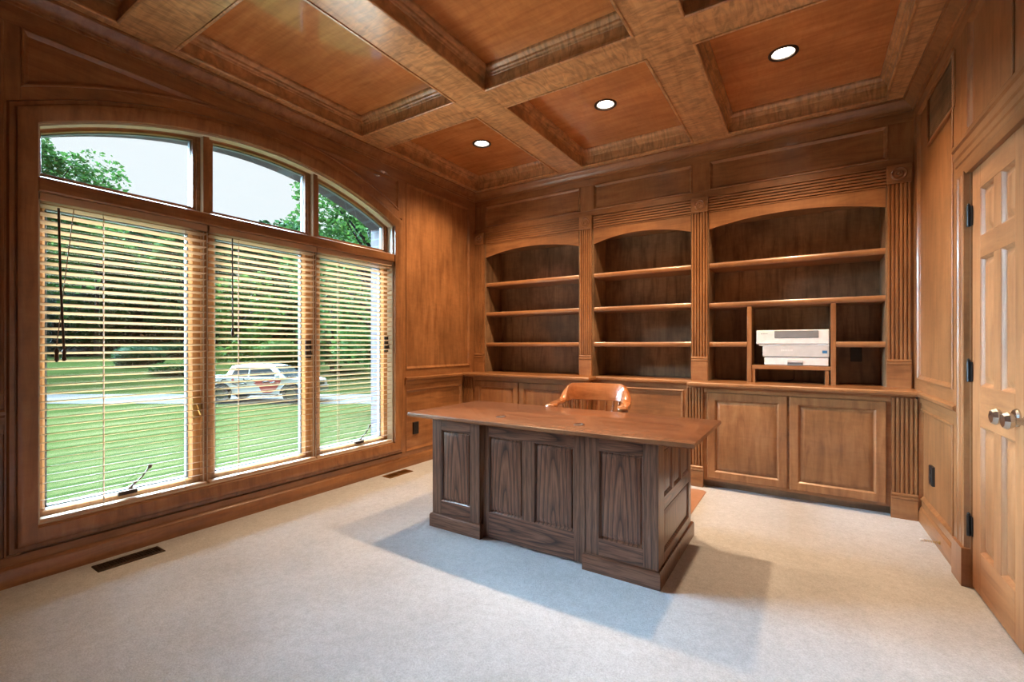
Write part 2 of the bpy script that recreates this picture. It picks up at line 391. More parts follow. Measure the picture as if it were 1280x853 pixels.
# spandrel panels left and right of the arch
def spandrel(y0, y1):
    rr = RO + .06; dy = math.sqrt(rr * rr - (2.776 - WCZ) ** 2)
    if y0 < WCY:
        ye = WCY - dy - .03; ys = [y0 + (ye - y0) * i / 24 for i in range(25)]
        return [(y, arc_z(y, rr)) for y in ys] + [(ye, 2.776), (y0, 2.776)]
    ye = WCY + dy + .03; ys = [ye + (y1 - ye) * i / 24 for i in range(25)]
    return [(y, arc_z(y, rr)) for y in ys] + [(y1, 2.776), (ye, 2.776)]
wpanel(spandrel(.598, 0), wl, PX(XL), 'wood_y'); wpanel(spandrel(9, 3.114), wl, PX(XL), 'wood_y')
wbox(3.114, 3.155, arc_z(3.114, RO), 2.776, 'stile')
# baseboard, chair rail
def board_prof(y0, y1, nm, prof, mt='wood_y', P=None, par=None):
    m = MB(); m.prism(prof, P or (lambda u, v, h: (XL + u, h, v)), y0, y1); return m.build(nm, mt, par, smooth=35)
BP = [(-.012, 0), (.016, 0), (.016, .070), (.012, .078), (.012, .088), (.006, .096), (.003, .104), (-.012, .104)]
RP = [(-.012, .800), (.008, .800), (.012, .812), (.012, .835), (.020, .842), (.030, .850), (.032, .866), (.024, .874), (-.012, .876)]
struct(board_prof(YF, 4.15, 'baseboard_left', BP))
struct(board_prof(3.19, 4.08, 'trim_2', RP)); struct(board_prof(.30, .54, 'trim_4', RP))

# ------------------------------------------------------------------ window
win = struct(MB().rings(cl, [(0, -.012), (0, -.145), (.012, -.145), (.012, -.012), (0, -.012)], PX(XL)).build('window_1', 'jamb', smooth=30))
XG = -3.405
TB = 1.977; TT = 2.052                                       # transom bar
tr = MB().box(-3.43, XL + .012, WY0 + .0, WY1 - .0, TB, TT).build('transom_bar', 'wood_y', win, bevel=.008)
MU = [(1.435, 1.475), (2.235, 2.275)]
for (a, b) in MU:
    MB().box(-3.43, -3.355, a, b, WZ0, TB).build('mullion', 'sash', win, bevel=.003)
    for q in (a + .006, b - .012): MB().box(-3.3549, -3.350, q, q + .006, WZ0 + .02, TB).build('mullion_edge_glint', 'jamb', win)  # pale strips painting the highlights on mullion edges that catch daylight
    MB().box(-3.43, -3.345, a, b, TT, arc_z((a + b) / 2, WR) - .004).build('mullion', 'jamb', win, bevel=.003)
    MB().box(-3.3449, -3.338, a + .003, b - .003, TT, arc_z((a + b) / 2, WR) - .008).build('mullion_cover', 'wood_z', win)
BAYS = [(WY0 - .010, MU[0][0]), (MU[0][1], MU[1][0]), (MU[1][1], WY1 - .012)]
for k, (a, b) in enumerate(BAYS):
    # lower casement sash: pine frame, vinyl exterior edge, glass
    loop = rect(a, b, WZ0 + .005, TB)
    fr = MB().rings(loop, [(0, -.125), (0, -.080), (.045, -.078), (.052, -.086), (.058, -.100), (.058, -.108)], PX(XL)).build('sash_frame', 'sash', win, smooth=30)
    MB().rings(loop, [(.052, -.109), (.068, -.109), (.070, -.135), (.0, -.135)], PX(XL)).build('sash_cladding', 'vinyl', fr, smooth=30)
    MB().box(XG - .004, XG, a + .05, b - .05, WZ0 + .05, TB - .05).build('pane', 'glass', win)
    # upper arched light
    lp = [(a, TT), (b, TT)] + [(b + (a - b) * i / 16, arc_z(b + (a - b) * i / 16, WR + .010)) for i in range(17)]
    MB().rings(lp, [(0, -.125), (0, -.075), (.022, -.074), (.026, -.084), (.040, -.086), (.044, -.102), (.044, -.108)], PX(XL)).build('arched_sash', 'wood_y', win, smooth=25)
    MB().rings(lp, [(.036, -.109), (.048, -.109), (.050, -.135), (.0, -.135)], PX(XL)).build('arched_cladding', 'vinyl', win, smooth=25)
    gl = [(a + .03, TT + .03), (b - .03, TT + .03)] + [(b - .03 + (a - b + .06) * i / 16, arc_z(b - .03 + (a - b + .06) * i / 16, WR - .015)) for i in range(17)]
    MB().prism(gl, PX(XG), -.004, 0).build('pane', 'glass', win)
MB().box(-3.44, -3.30, WY0, WY1, WZ0 - .02, WZ0 + .006).build('window_sill', 'wood_y', win, bevel=.002)
# crank handles and sash locks
def crank(y, z, s):
    m = MB(); m.box(-3.375, -3.355, y - .06, y + .03, z - .012, z + .010); m.lathe([(.012, 0), (.012, .022)], (-3.365, y, z + .008), n=12)
    m.tube([(-3.362, y, z + .028), (-3.352, y + .05, z + .075), (-3.350, y + .085, z + .125)], [.007, .005, .005], 8)
    m.lathe([(.008, 0), (.011, .008), (.009, .022)], (-3.350, y + .085, z + .12), (.3, .4, 1), n=10)
    m.build('crank_handle', 'bronze' if s else 'brass', win, smooth=40)
crank(1.06, .325, 1); crank(2.72, .325, 1)
def lock(y, z, mt):
    m = MB(); m.box(-3.377, -3.366, y - .026, y + .026, z - .075, z + .075); m.tube([(-3.366, y, z + .02), (-3.352, y, z + .0), (-3.350, y + .012, z - .05)], .006, 8)
    m.build('sash_lock', mt, win, smooth=40)
lock(MU[0][0] - .022, .78, 'brass'); lock(MU[1][0] - .022, 1.16, 'bronze'); lock(WY1 - .03, 1.20, 'bronze')

# ------------------------------------------------------------------ venetian blinds
XS0, XS1, TILT = -3.316, -3.366, .0055
def blind(y0, y1, zbot, label, cords, wand):
    r = thing('venetian_blind', (-3.34, (y0 + y1) / 2, TB), label, 'blind', None)
    MB().box(-3.372, -3.312, y0, y1, TB - .042, TB - .001).build('headrail', 'slat', r, bevel=.002)
    ZT = TB - .062; n = int((ZT - zbot - .02) / .0418); p = (ZT - zbot - .025) / n
    m = MB(); prof = [(XS0, TILT), ((XS0 + XS1) / 2, .0012), (XS1, -TILT)]
    m.prism([(x, z) for x, z in prof] + [(x, z - .0028) for x, z in prof[::-1]], lambda u, v, h: (u, h, v), y0 + .004, y1 - .004)
    m0 = None
    for k in range(n):
        if m0 is None:
            mm = MB(); mm.f = m.f; mm.v = [(x, y, z + ZT) for x, y, z in m.v]
            m0 = mm.build('slat', 'slat', r)
        else:
            o = m0.copy(); C.objects.link(o); o.location.z = m0.location.z - p * k
    MB().box(XS1, XS0, y0 + .002, y1 - .002, zbot, zbot + .018).build('bottom_rail', 'slat', r, bevel=.003)
    for c in cords:
        for dx, dy in ((XS0 + .002, -.010), (XS1 - .002, .010), (-3.341, 0)):
            MB().tube([(dx, c + dy, zbot + .01), (dx, c + dy, TB - .05)], .0012, 5).build('ladder_cord', 'cord', r)
    if wand:
        MB().tube([(-3.300, y0 + .075, TB - .07), (-3.298, y0 + .082, TB - .45), (-3.297, y0 + .095, 1.17)], .0055, 8).build('tilt_wand', 'wand', r, smooth=60)
        MB().lathe([(.006, 0), (.011, .012), (.006, .03), (.010, .05), (.005, .06)], (-3.297, y0 + .0955, 1.105), n=10).build('wand_tip', 'wand', r, smooth=60)
        MB().tube([(-3.300, y0 + .135, TB - .06), (-3.299, y0 + .105, 1.60), (-3.300, y0 + .068, 1.19)], .0022, 6).build('lift_cord', 'cord', r)
        MB().lathe([(.004, .0), (.010, .012), (.007, .04), (.011, .06), (.003, .075)], (-3.300, y0 + .068, 1.10), n=10).build('cord_tassel', 'wand', r, smooth=60)
    return r
b1 = blind(WY0 + .004, 1.452, WZ0 + .012, 'wooden slat blind with long dark tilt wand, lowered in the leftmost window bay', (.93, 1.335), True)
b2 = blind(1.462, 2.245, WZ0 + .012, 'wooden slat blind in the middle window bay, white truck seen through it', (1.66, 2.12), False)
b3 = blind(2.253, WY1 - .004, WZ0 + .012, 'wooden slat blind in the rightmost window bay, beside the tall wall panel', (2.47, 2.90), False)
MB().tube([(-3.302, 1.60, TB - .06), (-3.301, 1.602, 1.30)], .0045, 8).build('tilt_wand', 'wand', b2, smooth=60)
MB().lathe([(.005, 0), (.010, .012), (.006, .05)], (-3.301, 1.602, 1.25), n=10).build('wand_tip', 'wand', b2, smooth=60)

# ------------------------------------------------------------------ back wall above the bookcases
wb = struct(MB().box(XL - .1, .9, YB + .0205, 4.80, -.1, 3.3).build('wall_back', 'wood_z'))
wu = struct(MB().box(XL, .64, YW + .013, YB + .02, 2.50, 3.15).build('wall_soffit', 'wood_z'))
def bbox_(x0, x1, z0, z1, nm): return MB().box(x0, x1, YW, YW + .013, z0, z1).build(nm, 'wood_x' if x1 - x0 > z1 - z0 else 'wood_z', wu, bevel=.002)
bbox_(XL, .66, 2.80, 2.90, 'rail'); bbox_(XL, .66, 2.494, 2.545, 'rail')
for a, b in ((XL, -3.156), (-1.955, -1.812), (-.868, -.728), (.494, .66)): bbox_(a, b, 2.545, 2.80, 'stile')
for a, b in ((-3.156, -1.955), (-1.812, -.868), (-.728, .494)): wpanel(rect(a, b, 2.545, 2.80), wu, PY(YW), 'wood_x')

# ------------------------------------------------------------------ right wall (slightly out of square with the room)
TH = math.radians(1.5); OX, OY = .637, YW
def RW(p):
    """p = (s along wall towards camera, height off wall, z)"""
    s_, h_, z_ = p
    return (OX + s_ * math.sin(TH) - h_ * math.cos(TH), OY - s_ * math.cos(TH) - h_ * math.sin(TH), z_)
PR = lambda u, v, h: (u, h, v)
DS0, DS1, DS2, DZ = 1.215, 1.800, 2.385, 2.040
m = MB(RW); m.box(-.4, DS0, -.15, -.012, -.1, 3.3); m.box(DS2, 5.2, -.15, -.012, -.1, 3.3); m.box(DS0, DS2, -.15, -.012, DZ, 3.3)
wr = struct(m.build('wall_right', 'wood_z'))
def rbox(s0, s1, z0, z1, nm, h0=-.013, h1=0, mt=None, par=None):
    return MB(RW).box(s0, s1, h0, h1, z0, z1).build(nm, mt or ('wood_z' if z1 - z0 > s1 - s0 else 'wood_y'), par or wr, bevel=.002)
rbox(-.32, .112, .10, 2.80, 'stile'); rbox(.94, 1.07, .10, 2.80, 'stile'); rbox(-.3, 5.0, 2.80, 2.90, 'rail')
rbox(.112, .94, .76, .95, 'rail'); rbox(.112, .94, .098, .145, 'rail'); rbox(1.07, 2.6, 2.20, 2.25, 'rail')
rbox(1.07, 1.177, 2.25, 2.80, 'stile'); rbox(1.735, 1.865, 2.25, 2.80, 'stile'); rbox(2.42, 2.6, 2.25, 2.80, 'stile'); rbox(2.53, 2.6, .1, 2.2, 'stile')
def rpanel(s0, s1, z0, z1, mt): return MB(RW).rings(rect(s0, s1, z0, z1), MOLD, PR, cap=True).build('panel', mt, wr, smooth=30)
rpanel(.112, .94, .95, 2.80, 'wood_z'); rpanel(.112, .94, .145, .76, 'wood_z'); rpanel(1.177, 1.735, 2.25, 2.80, 'wood_z'); rpanel(1.865, 2.42, 2.25, 2.80, 'wood_z')
rpanel(2.6, 4.9, .145, 2.80, 'wood_z')
RWP = lambda u, v, h: (h, u, v)
m = MB(RW); m.prism(BP, RWP, .12, 1.07); m.prism(BP, RWP, 2.53, 4.95); struct(m.build('baseboard_right', 'wood_y', smooth=35))
m = MB(RW); m.prism(RP, RWP, .12, 1.062); struct(m.build('trim_3', 'wood_y', smooth=35))
# door casing: reeded legs on plinth blocks and a wide head
d1 = struct(MB(RW).box(DS0 - .012, DS0, -.15, .0, 0, DZ).box(DS2, DS2 + .012, -.15, .0, 0, DZ).box(DS0 - .012, DS2 + .012, -.15, .0, DZ, DZ + .012).build('door_1', 'wood_z'))
CP = [(0, -.012), (0, .014), (.012, .020), (.030, .020), (.036, .015), (.062, .015), (.068, .019), (.094, .019), (.100, .015), (.118, .015), (.124, .022), (.145, .022), (.150, -.012)]
m = MB(RW); m.prism(CP, lambda u, v, h: (1.058 + u, v, h), .185, DZ + .01); m.build('door_casing', 'wood_z', d1, smooth=30)
m = MB(RW); m.prism([(3.6 - (1.058 + u), v) for u, v in CP][::-1], lambda u, v, h: (u, v, h), .185, DZ + .01); m.build('door_casing', 'wood_z', d1, smooth=30)
HP = [(-.012, 2.035), (.014, 2.035), (.020, 2.048), (.020, 2.075), (.015, 2.082), (.015, 2.105), (.020, 2.112), (.020, 2.14), (.026, 2.15), (.026, 2.185), (.034, 2.195), (.036, 2.21), (-.012, 2.21)]
MB(RW).prism(HP, lambda u, v, h: (h, u, v), 1.048, 2.552).build('door_head', 'wood_y', d1, smooth=30)
rbox(1.052, 1.214, 0, .19, 'plinth_block', -.012, .034, 'wood_z', d1); rbox(2.386, 2.545, 0, .19, 'plinth_block', -.012, .034, 'wood_z', d1)
def door_leaf(s0, s1, root, hinge_left):
    T0 = -.006
    lf = thing('door_leaf', RW(((s0 + s1) / 2, 0, 0)), None, None); lf.parent = root; lf.location = lf.location - WLOC[root.name]
    st = [s0 + .003, s0 + .112, s0 + .278, s0 + .360, s0 + .503, s1 - .003] if hinge_left else [s0 + .003, s0 + .082, s0 + .225, s0 + .307, s0 + .473, s1 - .003]
    zr = [.012, .215, .808, .998, 1.598, 1.70, 1.925, DZ - .006]
    B = lambda a, b, z0, z1, nm: MB(RW).box(a, b, -.05, T0, z0, z1).build(nm, 'door_z' if z1 - z0 > b - a else 'door_y', lf, bevel=.002)
    B(st[0], st[1], zr[0], zr[7], 'stile'); B(st[4], st[5], zr[0], zr[7], 'stile')
    for a, b in ((zr[0], zr[1]), (zr[2], zr[3]), (zr[4], zr[5]), (zr[6], zr[7])): B(st[1], st[4], a, b, 'rail')
    for a, b in ((zr[1], zr[2]), (zr[3], zr[4]), (zr[5], zr[6])):
        B(st[2], st[3], a, b, 'mullion')
        for c, d in ((st[1], st[2]), (st[3], st[4])):
            MB(RW).rings(rect(c, d, a, b), [(0, T0 - .002), (.004, T0 - .004), (.012, T0 - .016), (.020, T0 - .017), (.046, T0 - .006), (.050, T0 - .005)], PR, cap=True).build('door_panel', 'door_z', lf, smooth=30)
    return lf
l1 = door_leaf(DS0, DS1, d1, True); l2 = door_leaf(DS1, DS2, d1, False)
for z in (1.82, 1.06, .305):
    m = MB(RW); m.box(DS0 - .022, DS0 - .002, -.004, .003, z - .047, z + .047); m.box(DS0 + .003, DS0 + .02, -.004, .001, z - .047, z + .047)
    m.lathe([(.008, -.05), (.008, .05)], (DS0, .007, z), n=10); m.lathe([(.005, .05), (.007, .056), (.003, .064)], (DS0, .007, z), n=10)
    m.build('hinge', 'black', d1, smooth=40)
def knob(s, z, lf):
    m = MB(RW)
    m.lathe([(.036, -.006), (.036, -.001), (.031, .006), (.014, .008), (.012, .034), (.015, .036)], (s, 0, z), (0, 1, 0), n=20)
    m.lathe([(.012, .034), (.029, .044), (.033, .056), (.026, .070), (.010, .075)], (s, 0, z), (0, 1, 0), n=8)
    m.build('door_knob', 'nickel', lf, smooth=25, label='faceted satin nickel knob')
knob(1.745, .905, l1); knob(1.862, .905, l2)
# air return grille, high on the right wall
g = thing('air_grille', RW((.68, 0, 2.62)), 'woven wooden air return grille high on the right wall near the corner', 'grille')
MB(RW).rings(rect(.392, .972, 2.465, 2.775), [(0, -.011), (0, .004), (.006, .007), (.016, .006), (.018, .001)], PR).build('grille_frame', 'wood_y', g, smooth=30)
MB(RW).box(.395, .97, -.0115, -.0105, 2.467, 2.773).build('dark_backing', 'black', g)
m = MB(RW)
for k in range(40): s_ = .412 + .5385 * k / 39; m.box(s_, s_ + .005, -.010, -.005, 2.482, 2.758)
for k in range(21): z_ = 2.485 + .265 * k / 20; m.box(.408, .958, -.009, -.004, z_, z_ + .005)
m.build('grille_lattice', 'case_y', g, kind='stuff')
# outlets
def outlet(P, xf, u, z, label):
    r = thing('power_outlet', (xf or (lambda p: p))(P(u, z, 0)), label, 'outlet')
    MB(xf).rings(rect(u - .037, u + .037, z - .06, z + .06), [(0, -.012), (0, .003), (.004, .0055)], P, cap=True).build('cover_plate', 'black', r, smooth=20)
    m = MB(xf)
    for dz in (-.024, .024): m.rings(rect(u - .017, u + .017, z + dz - .014, z + dz + .014), [(0, .004), (0, .007), (.002, .0075)], P, cap=True)
    m.build('socket', 'black', r); return r
outlet(PX(XL), None, 3.345, .36, 'black outlet plate on the lower panel of the window wall')
outlet(PR, RW, .475, .37, 'black outlet plate low on the right wall beside the door')
outlet(PY(YB), None, .328, 1.115, 'black outlet plate on the back of the bookcase right of the printer')
# spring door stop on the right baseboard
g = thing('door_stop', RW((.75, .016, .045)), 'small brass spring door stop on the right baseboard', 'door stop')
pts = []
for k in range(61): t = k / 60; a = t * 2 * math.pi * 10; pts.append((.75 + .006 * math.cos(a), .018 + .07 * t, .045 + .006 * math.sin(a)))
MB(RW).tube(pts, .0016, 5).build('spring', 'brass', g, smooth=60)
MB(RW).lathe([(.010, .014), (.010, .02), (.006, .024)], (.75, 0, .045), (0, 1, 0), n=12).build('base', 'brass', g, smooth=40)
MB(RW).lathe([(.006, .086), (.008, .09), (.007, .104)], (.75, 0, .045), (0, 1, 0), n=12).build('tip', 'white', g, smooth=40)

# ------------------------------------------------------------------ front wall behind the camera
struct(MB().box(XL - .1, 1.0, YF - .14, YF, -.1, 3.3).build('wall_front', 'wood_z'))

# ------------------------------------------------------------------ ceiling
ce = struct(MB().box(XL - .14, 1.0, YF - .14, 4.8, 3.22, 3.34).build('ceiling', 'wood_x'))
BX = [(XL - .01, -3.17), (-2.145, -1.885), (-.835, -.565), (.476, .86)]
BY = [(YF, -.42), (.946, 1.21), (2.572, 2.822), (4.19, YW + .012)]
for a, b in BX: MB().box(a, b, YF, YW + .012, ZB, 3.21).build('beam', 'beam_y', ce)
for k in range(3):
    x0, x1 = BX[k][1], BX[k + 1][0]
    for a, b in BY: MB().box(x0, x1, a, b, ZB, 3.21).build('cross_beam', 'beam_x', ce)
LIGHTS = [(-2.60, 3.505), (-1.352, 3.467), (-.136, 3.486)]
COVE = [(-.004, -.001), (-.002, -.006), (.008, -.008), (.014, -.004), (.014, .006), (.008, .012), (.0015, .014), (.0015, .085), (.006, .088), (.010, .098), (.020, .104), (.024, .116), (.036, .124), (.044, .136), (.046, .152)]
for i in range(3):
    for j in range(3):
        x0, x1, y0, y1 = BX[i][1], BX[i + 1][0], BY[j][1], BY[j + 1][0]
        L = LIGHTS[i] if j == 2 else None
        m = MB()
        if L is None: m.box(x0 - .02, x1 + .02, y0 - .02, y1 + .02, ZC, ZC + .02)
        else:
            an = sorted([2 * math.pi * k / 32 for k in range(32)] + [math.atan2(yy - L[1], xx - L[0]) % (2 * math.pi) for xx in (x0, x1) for yy in (y0, y1)])
            inn, out = [], []
            for a in an:
                dx, dy = math.cos(a), math.sin(a); t = 1e9
                if dx > 1e-9: t = min(t, (x1 - L[0]) / dx)
                if dx < -1e-9: t = min(t, (x0 - L[0]) / dx)
                if dy > 1e-9: t = min(t, (y1 - L[1]) / dy)
                if dy < -1e-9: t = min(t, (y0 - L[1]) / dy)
                inn.append((L[0] + .07 * dx, L[1] + .07 * dy)); out.append((L[0] + t * dx, L[1] + t * dy))
            for k in range(len(an)):
                q = (k + 1) % len(an); m.face([(*inn[k], ZC), (*out[k], ZC), (*out[q], ZC), (*inn[q], ZC)])
        m.build('coffer_panel', 'ceil', ce)
        MB().rings(rect(x0, x1, y0, y1), COVE, PZ(ZB)).build('coffer_molding', 'beam_x', ce, smooth=25)
# crown moulding round the room
CR = [(0, 2.868), (.010, 2.868), (.012, 2.882), (.020, 2.886), (.024, 2.900), (.042, 2.918), (.056, 2.930), (.060, 2.938), (.070, 2.940), (.072, ZB)]
xr = lambda y: OX + (YW - y) * math.tan(TH)
struct(MB().rings([(XL, YF), (xr(YF), YF), (xr(YW), YW), (XL, YW)], CR, lambda u, v, h: (u, v, h)).build('trim_1', 'wood_x', smooth=30))
# recessed lamps
def downlight(x, y, label):
    r = thing('recessed_lamp', (x, y, ZC), label, 'ceiling lamp')
    MB().lathe([(.070, .002), (.088, .001), (.088, -.004), (.082, -.007), (.068, -.005), (.066, .004)], (x, y, ZC), n=36, cap0=False, cap1=False).build('trim_ring', 'bronze', r, smooth=40)
    MB().lathe([(.067, .0), (.066, .03), (.060, .075)], (x, y, ZC), n=32, cap0=False, cap1=False).build('baffle', 'white', r, smooth=40)
    MB().lathe([(.060, .0), (.060, .006), (.03, -.004), (.004, -.007)], (x, y, ZC + .035), n=28).build('lens', 'lens', r, smooth=40)
    l = bpy.data.lights.new('lamp_light', 'SPOT'); l.energy = LAMP_W; l.color = (1.0, .69, .41); l.spot_size = math.radians(122); l.spot_blend = 1.0; l.shadow_soft_size = .045
    o = bpy.data.objects.new('lamp_light', l); C.objects.link(o); o.parent = r; o.location = (0, 0, .012)
downlight(*LIGHTS[0], 'lit recessed ceiling lamp in the coffer nearest the window corner')
downlight(*LIGHTS[1], 'lit recessed ceiling lamp in the coffer above the middle bookcase')
downlight(*LIGHTS[2], 'lit recessed ceiling lamp in the coffer above the printer bookcase')

# ------------------------------------------------------------------ pilasters
def pilaster(x0, x1, yf, yb, z0, zbase, zneck, ztop, rosette, label, group):
    r = thing('pilaster', ((x0 + x1) / 2, yf, z0), label, 'pilaster', group)
    w_ = x1 - x0; nfl = 5
    zt = ztop - .135 if rosette else ztop
    # reeded shaft: grooves cut between flat lands
    prof = [(x0 + .005, yb)]; fl = w_ - .022; step = fl / nfl
    prof.append((x0 + .005, yf)); x = x0 + .011
    for k in range(nfl):
        gx = x + step * k + step * .28
        prof += [(gx, yf), (gx + .002, yf + .011), (gx + step * .46 - .002, yf + .011), (gx + step * .46, yf)]
    prof += [(x1 - .005, yf), (x1 - .005, yb)]
    MB().prism(prof, lambda u, v, h: (u, v, h), zneck, zt).build('fluted_shaft', 'wood_z', r)
    MB().box(x0, x1, yf - .006, yb, z0, zbase).build('base_block', 'wood_x', r, bevel=.002)
    hz = (zneck - zbase) / 2
    for k in range(2):
        za = zbase + hz * k
        m = MB(); a = hz * .5
        m.prism([(yb, za), (yf - .004, za), (yf - .009, za + a * .5), (yf - .009, za + a * 1.5), (yf - .004, za + hz), (yb, za + hz)], lambda u, v, h: (h, u, v), x0 + .001, x1 - .001)
        m.build('bead', 'wood_x', r, smooth=30)
    if rosette:
        MB().box(x0, x1, yf - .008, yb, zt, ztop).build('rosette_block', 'wood_x', r, bevel=.002)
        cx, cz = (x0 + x1) / 2, (zt + ztop) / 2; R = min(w_, .135) * .36
        MB().lathe([(R, -.002), (R, .004), (R * .86, .009), (R * .70, .003), (R * .58, .002), (R * .5, .008), (R * .36, .010), (R * .26, .004), (R * .16, .009), (.002, .011)], (cx, yf - .008, cz), (0, -1, 0), n=28).build('rosette', 'wood_x', r, smooth=40)
    return r
UG, LG = 'upper fluted pilasters', 'lower fluted pilasters'
CZT = .878
UP = [(XL + .002, -3.164, 'fluted pilaster with carved rosette in the corner beside the window wall'),
      (-1.958, -1.822, 'fluted pilaster with carved rosette between the left and middle bookcases'),
      (-.875, -.735, 'fluted pilaster with carved rosette between the middle and printer bookcases'),
      (.482, .622, 'fluted pilaster with carved rosette right of the printer bookcase')]
for a, b, l in UP: pilaster(a, b, YW - .018, YW, CZT, 1.045, 1.085, 2.494, True, l, UG)
LP = [(XL + .002, -3.163, 'short fluted pilaster under the worktop in the window corner'),
      (-1.946, -1.806, 'short fluted pilaster under the worktop right of the left cupboard doors'),
      (-.876, -.735, 'short fluted pilaster under the worktop left of the wide cupboard doors'),
      (.482, .625, 'short fluted pilaster under the worktop beside the right wall')]
for a, b, l in LP: pilaster(a, b, 4.087, 4.12, 0, .132, .175, .826, False, l, LG)

# ------------------------------------------------------------------ bookcases
def bookcase(x0, x1, label, shelves):
    r = thing('bookcase', ((x0 + x1) / 2, YW + .1, CZT), label, 'bookcase', 'arched bookcases')
    cx = (x0 + x1) / 2
    MB().box(x0 - .02, x1 + .02, YB, YB + .02, CZT, 2.40).build('back_panel', 'case_z', r)
    for a, b in ((x0 - .02, x0), (x1, x1 + .02)): MB().box(a, b, YW + .004, YB, CZT, 2.36).build('side_panel', 'case_z', r)
    MB().box(x0, x1, YW + .02, YB, 2.30, 2.36).build('top_panel', 'case_x', r)
    # arched valance
    rise, zs = .070, 2.203; h = (x1 - x0) / 2; R = (h * h + rise * rise) / (2 * rise); zc = zs + rise - R
    m = MB(); n = 28
    for i in range(n):
        a, b = x0 + (x1 - x0) * i / n, x0 + (x1 - x0) * (i + 1) / n
        m.prism([(a, zc + math.sqrt(R * R - (a - cx) ** 2)), (b, zc + math.sqrt(R * R - (b - cx) ** 2)), (b, 2.352), (a, 2.352)], PY(YW), -.02, 0)
    m.build('arched_valance', 'wood_x', r)
    # reeded frieze
    prof = [(YW + .012, 2.352), (YW - .006, 2.352)]; st = .142 / 6
    for k in range(6):
        z = 2.352 + st * k
        prof += [(YW - .006, z + st * .3), (YW + .006, z + st * .36), (YW + .006, z + st * .66), (YW - .006, z + st * .72)]
    prof += [(YW - .006, 2.494), (YW + .012, 2.494)]
    MB().prism(prof, lambda u, v, h: (h, u, v), x0 - .005, x1 + .005).build('reeded_frieze', 'wood_x', r)
    for sx0, sx1, z0, z1 in shelves:
        m = MB(); t = (z1 - z0)
        m.prism([(YB, z0), (YW + .010, z0), (YW + .004, z0 + t * .2), (YW + .002, z0 + t * .5), (YW + .004, z0 + t * .8), (YW + .010, z1), (YB, z1)], lambda u, v, h: (h, u, v), sx0, sx1)
        m.build('shelf', 'wood_x', r, smooth=30)
    return r
S3 = lambda a, b: [(a, b, 1.864, 1.908), (a, b, 1.524, 1.568), (a, b, 1.173, 1.217)]
bl = bookcase(-3.144, -1.972, 'empty arched bookcase with three shelves nearest the window wall', S3(-3.144, -1.972))
bm_ = bookcase(-1.808, -.880, 'empty arched bookcase with three shelves behind the desk chair', S3(-1.808, -.880))
br_ = bookcase(-.730, .478, 'wide arched bookcase holding the white printer', [(-.730, .478, 1.860, 1.906), (-.730, .478, 1.512, 1.557), (-.730, -.432, 1.173, 1.215), (.182, .478, 1.173, 1.215)])
for a, b in ((-.432, -.398), (.148, .182)): MB().box(a, b, YW + .006, YB, CZT, 1.512).build('divider', 'wood_z', br_, bevel=.002)
# riser under the printer
r = thing('printer_riser', (-.125, 4.45, CZT), 'low wooden riser shelf carrying the printer', 'riser shelf')
MB().box(-.397, .147, YW + .010, YB - .01, .990, 1.022).build('shelf_board', 'wood_x', r, bevel=.003)
for a, b in ((-.397, -.372), (.112, .137)): MB().box(a, b, YW + .014, YB - .02, CZT, .990).build('side_support', 'wood_z', r)

# ------------------------------------------------------------------ base cabinets and worktop
YC = 4.100
def raised_door(x0, x1, z0, z1, par, label=None):
    fr = .062
    d = MB().rings(rect(x0, x1, z0, z1), [(0, -.004), (0, .014), (.004, .018), (fr - .006, .018), (fr, .013), (fr + .005, .006)], PY(YC)).build('door', 'wood_z', par, smooth=30)
    MB().rings(rect(x0 + fr, x1 - fr, z0 + fr, z1 - fr), [(.0, .005), (.012, .004), (.034, .014), (.038, .0145)], PY(YC), cap=True).build('door_panel', 'wood_z', d, smooth=20)
    return d
def cabinet(x0, x1, label, doors, xl, xr_):
    r = thing('base_cabinet', ((x0 + x1) / 2, YC, 0), label, 'cabinet', 'base cupboards under the worktop')
    MB().box(x0, x1, YC + .002, YB, .066, .842).build('carcass', 'wood_x', r)
    MB().box(x0, x1, 4.17, 4.20, 0, .066).build('toe_kick', 'case_x', r)
    MB().box(xl, xr_, YC - .008, YC + .002, .800, .842).build('face_rail', 'wood_x', r, bevel=.002)
    for d in doors: raised_door(*d, r)
    return r
cabinet(XL + .002, -1.806, 'low cupboard with two raised panel doors left of the desk chair', [(-3.128, -2.560, .09, .795), (-2.546, -1.968, .09, .795)], -3.163, -1.946)
cabinet(-.870, .615, 'wide low cupboard with two raised panel doors under the printer', [(-.703, -.133, .09, .795), (-.119, .457, .09, .795)], -.735, .482)
for a, b in ((XL, -3.165), (-1.951, -1.829), (-.859, -.751)): MB().box(a, b, YW + .001, YW + .012, CZT + .001, 2.493).build('backing_strip', 'wood_z', wu)
struct(MB().box(.626, .655, 4.095, 4.64, 0, .84).build('trim_5', 'wood_z')); struct(MB().box(.499, .66, YW + .001, YW + .012, CZT + .001, 2.493).build('trim_6', 'wood_z'))
r = thing('base_cabinet', (-1.34, 4.27, 0), 'shallow panelled cupboard front set back behind the desk chair', 'cabinet')
MB().box(-1.806, -.870, 4.275, YB, 0, .842).build('carcass', 'wood_x', r)
MB().box(-1.80, -.876, 4.262, 4.275, .79, .842).build('face_rail', 'wood_x', r); MB().box(-1.80, -.876, 4.262, 4.275, .0, .12).build('face_rail', 'wood_x', r)
for a, b in ((-1.80, -1.755), (-.93, -.876)): MB().box(a, b, 4.262, 4.275, .12, .79).build('stile', 'wood_z', r)
MB().rings(rect(-1.755, -.93, .12, .79), MOLD, PY(4.262), cap=True).build('panel', 'wood_x', r, smooth=30)
pl = [(XL + .002, 4.05), (-1.745, 4.05), (-1.745, 4.24), (-.862, 4.24), (-.862, 4.05), (.655, 4.05), (.655, YB), (XL + .002, YB)]
